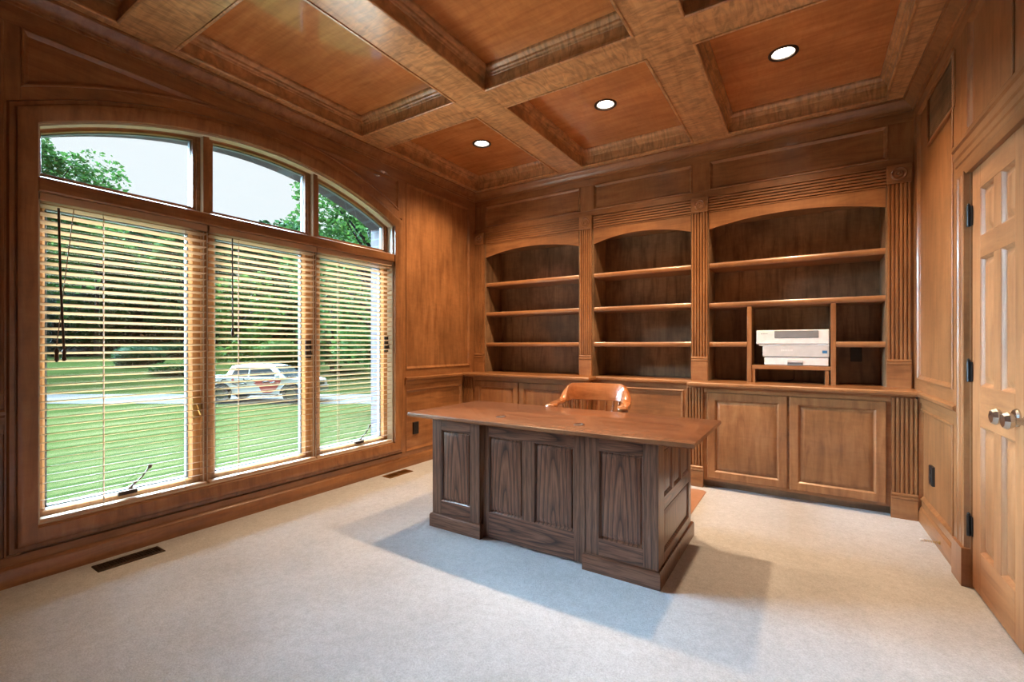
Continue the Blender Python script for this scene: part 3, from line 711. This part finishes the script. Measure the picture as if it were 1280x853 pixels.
m = MB(); m.rings(pl, [(.02, .842), (.012, .842), (.009, .848), (.001, .853), (0, .862), (.002, .872), (.008, .878)], lambda u, v, h: (u, v, h), cap=True, cap0=True)
tag(m.build('worktop', 'wood_x', smooth=30), 'continuous stained wooden worktop running under all three bookcases', 'worktop')

# ------------------------------------------------------------------ printer
pz = 1.022; px0, px1, pyf = -.318, .140, 4.345
r = thing('printer', (-.09, 4.47, pz), 'white laser printer with grey front flap on the bookcase riser', 'printer')
MB().box(px0 + .012, px1 - .005, pyf + .006, 4.60, pz + .004, pz + .068).build('paper_tray', 'plas', r, bevel=.004)
MB().box(px0, px1, pyf, 4.60, pz + .070, pz + .170).build('body', 'plasmid', r, bevel=.006)
MB().box(px0 - .045, px1, pyf - .008, 4.595, pz + .174, pz + .290).build('upper_housing', 'plas', r, bevel=.007)
MB().box(px0 - .025, px1, pyf - .002, 4.595, pz + .160, pz + .176).build('housing_lip', 'plas', r, bevel=.003)
MB().box(-.232, .070, pyf - .012, pyf - .006, pz + .226, pz + .284).build('front_flap', 'plasgrey', r, bevel=.002)
MB().box(-.14, -.035, pyf + .001, pyf + .008, pz + .002, pz + .026).build('tray_grip', 'plasgrey', r, bevel=.003)
MB().box(-.142, -.033, pyf - .006, pyf + .006, pz + .026, pz + .046).build('tray_grip_lip', 'plasmid', r, bevel=.003)
m = MB(); m.box(.094, .126, pyf - .0015, pyf, pz + .102, pz + .124); m.build('energy_label', 'bluelabel', r)
m = MB()
for k, wd in enumerate((.006, .005, .007, .005, .006, .004)): m.box(-.330 + .009 * k, -.330 + .009 * k + wd, pyf - .0092, pyf - .008, pz + .258, pz + .262)
m.build('maker_mark', 'ink', r)
m = MB()
for k in range(7): m.box(-.185 + .012 * k, -.177 + .012 * k, pyf - .001, pyf, pz + .118, pz + .132)
m.build('raised_lettering', 'plas', r)
MB().lathe([(.014, 0), (.014, .012)], (px0, 4.42, pz + .095), (-1, 0, 0), n=14).build('side_knob', 'black', r, smooth=40)
MB().tube([(-.10, 4.61, pz + .03), (-.10, 4.622, pz - .02), (-.10, 4.622, .90), (-.13, 4.60, .884), (-.22, 4.58, .884)], .004, 8).build('power_cord', 'black', r, smooth=60)

# ------------------------------------------------------------------ desk
DT = .735
dk = thing('desk', (-1.35, 2.63, 0), 'dark stained oak panelled desk with wide reddish top on the carpet', 'desk')
lp = [(-2.285, 2.232), (-1.9, 2.220), (-1.36, 2.212), (-.82, 2.220), (-.44, 2.236), (-.44, 3.02), (-2.285, 3.02)]
m = MB(); m.rings(lp, [(.03, DT - .028), (.008, DT - .028), (.001, DT - .022), (0, DT - .012), (.003, DT - .003), (.010, DT)], lambda u, v, h: (u, v, h), cap=True, cap0=True)
m.build('desk_top', 'desk_top', dk, smooth=35)
def fpanel(x0, x1, z0, z1, y, par, nm='panel', P=None):
    return MB().rings(rect(x0, x1, z0, z1), [(0, .0), (.004, -.004), (.008, -.014), (.014, -.015), (.016, -.009), (.034, -.0045), (.040, -.004)], P or PY(y), cap=True).build(nm, 'oak_z', par, smooth=25)
def frame(x0, x1, z0, z1, holes, y, par, P=None, t=.02, nm_s='stile', nm_r='rail'):
    """rails and stiles round the openings: holes share one z range unless listed in rows"""
    P = P or PY(y)
    def B(a, b, c, d, nm, mt): MB().prism(rect(a, b, c, d), P, -t, 0).build(nm, mt, par, bevel=.0015)
    xs = sorted({h[0] for h in holes} | {h[1] for h in holes})
    zlo, zhi = min(h[2] for h in holes), max(h[3] for h in holes)
    hor = 'oak_x' if P(1, 0, 0)[0] != P(0, 0, 0)[0] else 'oak_y'
    B(x0, xs[0], z0, z1, nm_s, 'oakstraight_z'); B(xs[-1], x1, z0, z1, nm_s, 'oakstraight_z')
    B(xs[0], xs[-1], z0, zlo, nm_r, hor); B(xs[0], xs[-1], zhi, z1, nm_r, hor)
    return B, xs, hor
ZU = DT - .028
def pedestal(x0, x1, nm):
    MB().box(x0 + .02, x1 - .02, 2.285, 2.985, .0, ZU).build(nm, 'oakstraight_z', dk)
    # plinth
    m = MB(); m.rings(rect(x0 - .013, x1 + .013, 2.248, 3.035), [(0, 0), (0, .074), (.005, .084), (.016, .088)], lambda u, v, h: (u, v, h), cap=True, cap0=True)
    m.build('plinth', 'oak_x', dk, smooth=30)
    h = (x0 + .075, x1 - .075, .178, .638)
    frame(x0, x1, .086, ZU, [h], 2.264, dk); fpanel(*h, 2.264, dk)
pedestal(-2.083, -1.697, 'pedestal'); pedestal(-.995, -.612, 'pedestal')
# side faces: three small panels over one wide
for xs_, sg in ((-.612, 1), (-2.083, -1)):
    P = (lambda u, v, h, X=xs_, S=sg: (X + S * h * 1.0, u, v))
    B, xs, hor = frame(2.285, 3.0, .086, ZU, [(2.375, 2.935, .138, .355), (2.375, 2.935, .42, .66)], 0, dk, P, t=.02)
    B(2.375, 2.935, .355, .42, 'rail', 'oak_y')
    for a, b in ((2.535, 2.575), (2.735, 2.775)): B(a, b, .42, .66, 'mullion', 'oakstraight_z')
    fpanel(2.375, 2.935, .138, .355, 0, dk, P=P)
    for a, b in ((2.375, 2.535), (2.575, 2.735), (2.775, 2.935)): fpanel(a, b, .42, .66, 0, dk, P=P)
# modesty panel between the pedestals
MB().box(-1.70, -.99, 2.309, 2.32, .02, ZU).build('back_board', 'oakstraight_z', dk)
hs = [(-1.645, -1.402, .168, .630), (-1.325, -1.075, .168, .630)]
B, xs, hor = frame(-1.684, -1.008, .012, ZU, hs, 2.288, dk)
B(-1.402, -1.325, .168, .630, 'mullion', 'oakstraight_z')
for h in hs: fpanel(*h, 2.288, dk)
# drawers on the sitter's side
for x0, x1 in ((-2.06, -1.72), (-.975, -.635)):
    for z0, z1 in ((.11, .40), (.42, .56), (.58, .69)):
        d = MB().box(x0, x1, 2.985, 3.003, z0, z1).build('drawer', 'oak_x', dk, bevel=.004)
        MB().lathe([(.008, 0), (.008, .012), (.015, .018), (.013, .026), (.003, .03)], ((x0 + x1) / 2, 3.003, (z0 + z1) / 2), (0, 1, 0), n=14).build('knob', 'brass', d, smooth=40)
for x, y in ((-1.630, 2.40), (-1.095, 2.405)):
    MB().lathe([(.031, 0), (.031, .002), (.027, .0045), (.020, .005), (.019, .003), (.003, .0025)], (x, y, DT), n=24).build('cable_grommet', 'wand', dk, smooth=40)

# ------------------------------------------------------------------ chair mat and banker's chair
tag(MB().rings([(-2.0, 3.10), (-.72, 3.10), (-.69, 3.13), (-.69, 3.97), (-.72, 4.0), (-2.0, 4.0), (-2.03, 3.97), (-2.03, 3.13)], [(0, 0), (.001, .003), (.006, .004)], PZ(.0005), cap=True).build('chair_mat', 'mat'),
    'thin tan chair mat on the carpet behind the desk', 'chair mat')
ch = thing('desk_chair', (0, 0, 0), 'glossy honey oak bow-back armchair with spindles behind the desk', 'chair')
m = MB(); Lp = []
for k in range(40):
    a = 2 * math.pi * k / 40; rx = .245 if math.sin(a) > 0 else .25; ry = .22 if math.sin(a) > 0 else .245
    Lp.append((rx * math.copysign(abs(math.cos(a)) ** .75, math.cos(a)), -.02 + ry * math.copysign(abs(math.sin(a)) ** .75, math.sin(a))))
m.rings(Lp, [(.03, .425), (.004, .432), (0, .445), (.006, .458), (.03, .462), (.09, .452)], lambda u, v, h: (u, v, h), cap=True, cap0=True)
m.build('seat', 'chair_x', ch, smooth=50)
# bow: arms sweep back into a raised crest
def U(t):
    """t in -1..1 along the bow; returns x, y"""
    a = abs(t); s = 1 if t > 0 else -1
    if a > .62: q = (a - .62) / .38; return (s * (.262 + .034 * q - .03 * q * q), .06 - .335 * q)
    th = a / .62 * math.pi / 2; return (s * .262 * math.sin(th) ** .85, .06 + .16 * math.cos(th) ** .8)
def sm(x): x = max(0, min(1, x)); return x * x * (3 - 2 * x)
rows = []; m = MB(); NP = 96
for i in range(NP + 1):
    t = -1 + 2 * i / NP; x, y = U(t); x2, y2 = U(min(1, t + .01)); x1, y1 = U(max(-1, t - .01))
    d = Vector((x2 - x1, y2 - y1)).normalized(); nn = Vector((d.y, -d.x))           # outwards from the seat centre
    if nn.dot(Vector((x, y - .0))) < 0: nn = -nn
    a = abs(t); c = 1 - sm((a - .28) / .32)
    zb = .712 + .018 * c; zt = .742 + .125 * c
    wi = (.036 - .022 * c) * (1 + .35 * sm((a - .85) / .1)); wo = .030 - .016 * c
    if a > .975: zt -= .008; zb += .004; wi *= .8
    lean = .035 * c
    P4 = [(-wi, zb + .004), (-wi + .004, zb), (wo - .004, zb), (wo, zb + .004), (wo + lean, zt - .006), (wo + lean - .005, zt), (-wi + lean + .005, zt), (-wi + lean, zt - .006)]
    rows.append([m.vert((x + nn.x * o, y + nn.y * o, z)) for o, z in P4])
for r0, r1 in zip(rows, rows[1:]):
    for k in range(8): m.f.append([r0[k], r0[(k + 1) % 8], r1[(k + 1) % 8], r1[k]])
m.f.append(rows[0]); m.f.append(rows[-1][::-1])
m.build('arm_bow', 'chair_x', ch, smooth=50)
for s in (-1, 1):
    x, y = U(s * .985)
    MB().lathe([(.008, -.036), (.021, -.03), (.024, 0), (.021, .03), (.008, .036)], (x, y - .004, .722), (1, .1 * s, 0), n=16).build('arm_scroll', 'chair_x', ch, smooth=60)
for k in range(13):
    t = -.60 + 1.2 * k / 12; x, y = U(t); bx, by = x * .80, (y + .02) * .86 - .02
    p0, p1 = Vector((bx, by, .455)), Vector((x, y, .725)); pts = [p0.lerp(p1, q / 8) for q in range(9)]
    MB().tube(pts, [.008, .009, .012, .0135, .012, .010, .009, .0085, .008], 10).build('spindle', 'chair_x', ch, smooth=60)
for s in (-1, 1):
    x, y = U(s * .86); p0, p1 = Vector((x * .86, y + .03, .455)), Vector((x, y, .72)); pts = [p0.lerp(p1, q / 8) for q in range(9)]
    MB().tube(pts, [.012, .014, .019, .021, .018, .014, .016, .013, .011], 12).build('arm_post', 'chair_x', ch, smooth=60)
MB().lathe([(.03, .10), (.04, .13), (.035, .20), (.022, .22), (.022, .40), (.06, .41), (.06, .428)], (0, 0, 0), n=20).build('pedestal_column', 'bronze', ch, smooth=40)
for k in range(4):
    a = math.pi / 4 + k * math.pi / 2; dx, dy = math.cos(a), math.sin(a)
    lg = MB().tube([(dx * .02, dy * .02, .165), (dx * .12, dy * .12, .15), (dx * .24, dy * .24, .095), (dx * .275, dy * .275, .085)], [.028, .026, .021, .018], 10).build('leg', 'chair_x', ch, smooth=60)
    mm = MB(); mm.lathe([(.008, .055), (.008, .09)], (dx * .27, dy * .27, 0), n=8); mm.lathe([(.02, -.012), (.027, -.008), (.027, .008), (.02, .012)], (dx * .27, dy * .27, .0275), (dy, -dx, 0), n=16)
    mm.build('caster', 'black', lg, smooth=40)
ch.location = (-1.425, 3.37, .0045); ch.rotation_euler = (0, 0, math.radians(13))

# ------------------------------------------------------------------ floor registers
def register(x0, x1, y0, y1, label, mt):
    r = thing('floor_register', ((x0 + x1) / 2, (y0 + y1) / 2, 0), label, 'floor vent')
    MB().rings(rect(x0, x1, y0, y1), [(0, 0), (.002, .005), (.006, .007), (.018, .007), (.020, .003)], PZ(.0), cap=False).build('rim', mt, r, smooth=20)
    MB().box(x0 + .016, x1 - .016, y0 + .016, y1 - .016, .0005, .0015).build('dark_well', 'black', r)
    mid = (y0 + y1) / 2; n = 9
    MB().box(x0 + .018, x1 - .018, mid - .008, mid + .008, .0015, .006).build('bar', mt, r)
    for h0, h1 in ((y0 + .028, mid - .012), (mid + .012, y1 - .028)):
        for k in range(n):
            y = h0 + (h1 - h0) * k / (n - 1); MB().box(x0 + .019, x1 - .019, y - .0022, y + .0022, .0015, .0055).build('louvre', mt, r)
register(-3.225, -3.115, .845, 1.145, 'dark brown floor register under the left end of the window', 'bronze')
register(-3.235, -3.125, 2.85, 3.13, 'brass brown floor register by the wall near the desk', 'brass')

# ------------------------------------------------------------------ outdoors
def W(r_, w_): p = RT * r_ + FW * w_; return p.x, p.y
KN = [(-10, -.5), (3, -.55), (8, -.82), (20, -1.5), (25.5, -1.5), (33, -.35), (45, .25), (70, .8), (140, 2.0)]
def gz(w_):
    for (a, za), (b, zb) in zip(KN, KN[1:]):
        if w_ <= b: t = max(0, (w_ - a) / (b - a)); return za + (zb - za) * t
    return KN[-1][1]
def gz_xy(x, y): return gz((Vector((x, y, 0))).dot(FW))
m = MB(); NR, NW = 30, 66; idx = {}
for i in range(NR + 1):
    for j in range(NW + 1):
        r_ = -95 + 125 * i / NR; w_ = -8 + 118 * (j / NW) ** 1.5; x, y = W(r_, w_)
        if x > -3.63: x = -3.63
        zz = gz_xy(x, y)
        if w_ > 27: zz += .35 * mnoise.noise(Vector((x * .07, y * .07, 0)))
        idx[i, j] = m.vert((x, y, zz))
for i in range(NR):
    for j in range(NW): m.f.append([idx[i, j], idx[i + 1, j], idx[i + 1, j + 1], idx[i, j + 1]])
lawn = struct(m.build('lawn', 'grass', smooth=80))
m = MB(); r_ = -60
while r_ < 25:
    for wa, wb_ in ((20.9, 22.3), (22.3, 23.6), (23.6, 24.9)):
        m.face([(*W(r_, wa), -1.475), (*W(r_ + 2.5, wa), -1.475), (*W(r_ + 2.5, wb_), -1.475), (*W(r_, wb_), -1.475)])
    r_ += 2.5
struct(m.build('driveway', 'asphalt'))

# pickup truck, built along +x, wheels on z = 0
tk = thing('pickup_truck', (0, 0, 0), 'white crew-cab pickup truck with red door graphics parked across the lawn', 'truck')
def arch(cx, r0, n=10): return [(cx + r0 * math.cos(a), .42 + r0 * math.sin(a)) for a in (math.pi - math.pi * k / n for k in range(n + 1))]
prof = [(-1.30, .52), (-1.30, .50)] + [(-.50, .46)] + arch(0, .49) + [(.52, .42), (2.70, .40)] + arch(3.22, .49) + [(3.74, .46), (4.12, .50), (4.15, .80), (4.08, 1.00), (3.75, 1.09), (2.95, 1.14), (1.95, 1.17), (.10, 1.17), (-1.28, 1.17)]
m = MB(); m.prism(prof, lambda u, v, h: (u, h, v), -.92, .92); m.build('body', 'truck', tk, bevel=.03, smooth=30)
cp = [(.12, 1.16), (3.02, 1.13), (2.30, 1.68), (2.0, 1.735), (.62, 1.735), (.38, 1.68)]
m = MB(); a = [m.vert((u, -.86 if v < 1.3 else -.70, v)) for u, v in cp]; b = [m.vert((u, .86 if v < 1.3 else .70, v)) for u, v in cp]
for i in range(6): j = (i + 1) % 6; m.f.append([a[i], a[j], b[j], b[i]])
m.f += [a[::-1], b]; m.build('cab', 'truck', tk, bevel=.03, smooth=30)
def side_win(pts, s):
    m = MB(); q = []
    for u, v in pts: yy = .86 - (v - 1.14) / .54 * .16 if v < 1.69 else .70; q.append((u, s * (yy + .012), v))
    m.face(q); m.face([(x, y - s * .02, z) for x, y, z in q][::-1]); m.build('side_window', 'carglass', tk)
for s in (-1, 1):
    side_win([(.42, 1.22), (1.20, 1.22), (1.20, 1.62), (.62, 1.62)], s); side_win([(1.27, 1.22), (2.62, 1.22), (2.10, 1.62), (1.27, 1.62)], s)
    wh = [(0, 'rear'), (3.22, 'front')]
    for cx, _ in wh:
        t = MB().lathe([(.24, -.11), (.37, -.12), (.40, -.08), (.40, .08), (.37, .12), (.24, .11)], (cx, s * .83, .40), (0, s, 0), n=28, cap0=False, cap1=False).build('tyre', 'tire', tk, smooth=40)
        rm = MB(); rm.lathe([(.25, -.02), (.25, .10), (.23, .10), (.22, .05)], (cx, s * .83, .40), (0, s, 0), n=24)
        for k in range(6):
            an = k * math.pi / 3; u = Vector((math.cos(an), 0, math.sin(an))); v = Vector((-math.sin(an), 0, math.cos(an))); c = Vector((cx, s * .93, .40))
            rm.face([c + u * .04 + v * .035, c + u * .23 + v * .05, c + u * .23 - v * .05, c + u * .04 - v * .035])
        rm.build('rim', 'alloy', t, smooth=30)
        m = MB(); pts = [(cx + .49 * math.cos(a_), s * .925, .42 + .49 * math.sin(a_)) for a_ in (math.pi * k / 12 for k in range(13))]
        m.tube(pts, .035, 6); m.build('wheel_arch_trim', 'black', tk, smooth=40)
    MB().box(2.55, 2.72, s * .90 - .03, s * .90 + .16 * s, 1.14, 1.30).build('side_mirror', 'black' if s > 0 else 'truck', tk, bevel=.02)
    MB().box(-1.31, -1.24, s * .80 - .10, s * .80 + .10, .80, 1.10).build('tail_lamp', 'decalred', tk, bevel=.01)
    MB().box(.9, 1.06, s * .93 - .006, s * .93 + .006, .97, 1.0).build('door_handle', 'black', tk); MB().box(1.9, 2.06, s * .93 - .006, s * .93 + .006, .97, 1.0).build('door_handle', 'black', tk)
    MB().box(.55, 2.65, s * .92 - .05, s * .92 + .03, .36, .42).build('running_board', 'black', tk, bevel=.01)
MB().box(-1.42, -1.29, -.9, .9, .50, .70).build('rear_bumper', 'alloy', tk, bevel=.02); MB().box(4.08, 4.24, -.9, .9, .48, .72).build('front_bumper', 'alloy', tk, bevel=.03)
MB().box(4.08, 4.17, -.55, .55, .76, .98).build('grille', 'black', tk, bevel=.01)
m = MB(); m.face([(2.36, -.725, 1.67), (2.36, .725, 1.67), (3.0, .84, 1.165), (3.0, -.84, 1.165)]); m.xf = None; m.build('windscreen', 'carglass', tk).location += Vector((.02, 0, .012))
# vinyl graphics on the near (-y) side: red flame panel, dark scrollwork, a small red leaf
m = MB(); zz = -.9225
m.face([(1.42, zz, 1.02), (1.75, zz, 1.08), (2.78, zz, 1.05), (2.66, zz, .80), (2.50, zz, .58), (2.30, zz, .47), (1.95, zz, .46), (1.82, zz, .62), (1.75, zz, .78), (1.50, zz, .90), (1.62, zz, .94)]); m.build('red_graphic', 'decalred', tk)
m = MB()
for pts in ([(-.55, 1.02), (-.45, .98), (-.35, 1.03), (-.25, .98), (-.12, 1.03)], [(.25, 1.08), (.12, 1.10), (.02, 1.0), (.10, .90), (.0, .88)], [(.30, .99), (.5, .96), (.62, 1.0), (.75, .95), (.9, .98)],
            [(.55, .90), (.75, .84), (.95, .88), (1.1, .92), (1.2, .86)], [(1.05, 1.12), (1.12, 1.0), (1.2, 1.1), (1.32, 1.08), (1.42, 1.12)], [(1.95, .95), (2.15, 1.0), (2.3, .93), (2.5, .98)]):
    m.tube([(u, zz - .002, v) for u, v in pts], .028, 5)
m.build('script_graphic', 'ink', tk, kind='stuff')
m = MB(); m.lathe([(.07, 0), (.07, .003)], (.56, -.920, 1.07), (0, -1, 0), n=7); m.build('red_emblem', 'decalred', tk)
x, y = W(-13.35, 21.95); tk.location = (x, y, -1.475); tk.rotation_euler = (0, 0, math.atan2(RT.y, RT.x))

# trees and shrubs
def leaves(m, c, rad, n, size, rng, flat=.75):
    for _ in range(n):
        while True:
            d = Vector((rng.uniform(-1, 1), rng.uniform(-1, 1), rng.uniform(-1, 1)))
            if .15 < d.length < 1: break
        d = d.normalized() * d.length ** .45
        p = Vector(c) + Vector((d.x * rad, d.y * rad, d.z * rad * flat))
        a = Vector((rng.uniform(-1, 1), rng.uniform(-1, 1), rng.uniform(-.6, .6))).normalized(); b = a.cross(Vector((rng.uniform(-1, 1), rng.uniform(-1, 1), rng.uniform(-1, 1)))).normalized()
        s = size * rng.uniform(.6, 1.3)
        m.face([p - a * s, p + b * s * .55, p + a * s, p - b * s * .55])
def tree(seed, H, R, zc0, nclump, nleaf, size, mat, bark, trunk_r, lean=0., label='', group=None):
    rng = random.Random(seed); r = thing('tree', (0, 0, 0), label, 'tree', group)
    tp = [Vector((lean * t * t * H, 0, H * .92 * t)) for t in (0, .15, .3, .5, .7, .9, 1)]
    MB().tube([p + Vector((0, 0, -.3 if i == 0 else 0)) for i, p in enumerate(tp)], [trunk_r * q for q in (1.35, 1.05, .95, .75, .5, .25, .1)], 10).build('trunk', bark, r, smooth=60)
    m = MB(); mb = MB(); lim = 0
    for k in range(nclump):
        t = rng.uniform(zc0, 1.0); z = H * t
        prof = math.sin(math.pi * min(1, max(0.05, (t - zc0 * .8) / (1.04 - zc0 * .8)))) ** .6
        a = rng.uniform(0, 2 * math.pi); d = R * prof * rng.uniform(.35, 1.0)
        c = Vector((lean * t * t * H + d * math.cos(a), d * math.sin(a), z))
        leaves(m, c, R * rng.uniform(.22, .36), nleaf, size, rng)
        if k % 3 == 0:
            t0 = max(.15, t - .18); b0 = Vector((lean * t0 * t0 * H, 0, H * .92 * t0)); mb.tube([b0, b0.lerp(c, .5) + Vector((0, 0, .1 * d)), c], [trunk_r * .33, trunk_r * .2, trunk_r * .06], 6); lim += 1
    if lim: mb.build('branches', bark, r, smooth=60)
    m.build('foliage', mat, r, kind='stuff')
    return r
def put(o, r_, w_, rot=0, s=1., dz=0):
    x, y = W(r_, w_); o.location = (x, y, gz(w_) + dz - .05); o.rotation_euler = (0, 0, rot); o.scale = (s, s, s); return o
PXR = lambda px, w_: (px - 640) / F_PX * w_
def shrub(seed, rx, ry, h, mat, label, n=2600, size=.07, group=None):
    rng = random.Random(seed); r = thing('shrub', (0, 0, 0), label, 'shrub', group)
    m = MB(); m.lathe([(.80, .02), (.95, .3), (.92, .62), (.70, .86), (.30, .95), (.02, .96)], (0, 0, 0), n=18)
    m.v = [(x * rx, y * ry, z * h) for x, y, z in m.v]; m.build('inner_mass', mat, r, smooth=60)
    m = MB()
    for _ in range(n):
        a = rng.uniform(0, 6.283); t = rng.uniform(.03, 1); rr = (1 - max(0, (t - .6) / .4) ** 2.2) ** .5 * (.82 + .18 * min(1, t / .3)) if rng.random() < .65 else rng.uniform(0, .85)
        z = t if rr > .6 else .97
        p = Vector((rx * rr * math.cos(a), ry * rr * math.sin(a), h * z)); u = Vector((rng.uniform(-1, 1), rng.uniform(-1, 1), rng.uniform(-1, 1))).normalized(); v = u.cross(Vector((rng.uniform(-1, 1), rng.uniform(-1, 1), 1))).normalized()
        s = size * rng.uniform(.6, 1.3); m.face([p - u * s, p + v * s * .6, p + u * s, p - v * s * .6])
    m.build('foliage', mat, r, kind='stuff'); return r
TG = 'woodland trees beyond the lawn'
rng = random.Random(3)
protos = [tree(11, 19, 5.2, .16, 60, 70, .42, 'leaf_mid', 'bark', .32, label='broad mid-green tree in the woodland beyond the lawn', group=TG),
          tree(12, 17, 4.4, .12, 60, 70, .40, 'leaf_dark', 'bark', .28, label='dark green tree in the woodland beyond the lawn', group=TG + ' dark'),
          tree(13, 14, 4.0, .22, 50, 70, .36, 'leaf_light', 'palebark', .22, label='bright yellow-green tree at the woodland edge', group=TG + ' light')]
spots = []
for i in range(13): spots.append((PXR(20 + 38 * i + rng.uniform(-12, 12), 56), 56 + rng.uniform(-4, 4)))
for i in range(12): spots.append((PXR(0 + 44 * i + rng.uniform(-12, 12), 70), 70 + rng.uniform(-5, 5)))
for i in range(8): spots.append((PXR(30 + 55 * i + rng.uniform(-12, 12), 46), 46 + rng.uniform(-3, 3)))
for i in range(7): spots.append((PXR(-40 - 95 * i, 52), 52 + rng.uniform(-3, 3)))
used = [0, 0, 0]
for k, (r_, w_) in enumerate(spots):
    q = rng.choice((0, 0, 1, 1, 2)) if w_ < 62 else rng.choice((0, 1))
    o = protos[q] if not used[q] else copy_tree(protos[q]); used[q] = 1
    put(o, r_, w_, rng.uniform(0, 6.28), (rng.uniform(.215, .27) * w_ + CAMZ - gz(w_)) / (19, 17, 14)[q])
# understory thicket closing the gaps under the woodland
us = shrub(9, 4.2, 2.2, 4.4, 'leaf_mid', 'dense dark undergrowth thicket under the woodland trees', 3600, .28, 'undergrowth thickets')
for k in range(15):
    o = us if k == 0 else copy_tree(us)
    put(o, PXR(-10 + 38 * k, 64) , 64 + (k % 3) * 2.2, .54 + .3 * (k % 4), .8 + .12 * (k % 4))
# near trees
put(tree(21, 15.2, 4.4, .40, 85, 170, .17, 'leaf_mid', 'bark', .26, lean=.11, label='tall leafy tree filling the upper left window pane'), PXR(28, 30), 30, .574)
ta = tree(22, 9.4, 3.2, .24, 80, 150, .11, 'leaf_mid', 'bark', .24, lean=-.11, label='leaning dark-trunked tree near the right window bay')
put(ta, PXR(486, 18.6), 18.6, .574)
put(tree(23, 6.5, 2.4, .15, 40, 90, .16, 'leaf_light', 'palebark', .10, label='slender young tree with light leaves behind the truck'), PXR(300, 30), 30, 0)
put(tree(24, 7.5, 2.8, .12, 40, 90, .18, 'leaf_mid', 'bark', .12, label='bushy small tree beyond the driveway, right of the truck'), PXR(415, 31), 31, 1)
put(tree(25, 13, 2.6, .03, 60, 90, .22, 'leaf_blue', 'bark', .2, label='blue-green spruce-like tree at the left edge of the lawn'), PXR(68, 44), 44, 1)
put(shrub(1, 2.0, 1.5, 1.5, 'leaf_dark', 'large rounded clipped shrub on the far lawn'), PXR(174, 34), 34)
put(shrub(2, 1.6, 1.0, .75, 'leaf_mid', 'low spreading shrub in front of the clipped shrub'), PXR(212, 30.5), 30.5)
put(shrub(3, 2.6, 1.2, 1.3, 'leaf_dark', 'long low hedge shrub at the woodland edge behind the clipped shrub'), PXR(215, 43), 43)
put(shrub(4, 2.6, 1.0, .8, 'mulch', 'low brown shrub bed at the far left of the lawn'), PXR(96, 44), 44)
put(shrub(5, 2.4, 1.3, 1.9, 'leaf_light', 'bright leafy shrub behind the truck bonnet'), PXR(345, 33), 33)
put(shrub(6, 2.4, 1.3, 1.7, 'leaf_mid', 'mid-green shrub beyond the driveway near the right bay'), PXR(432, 36), 36)
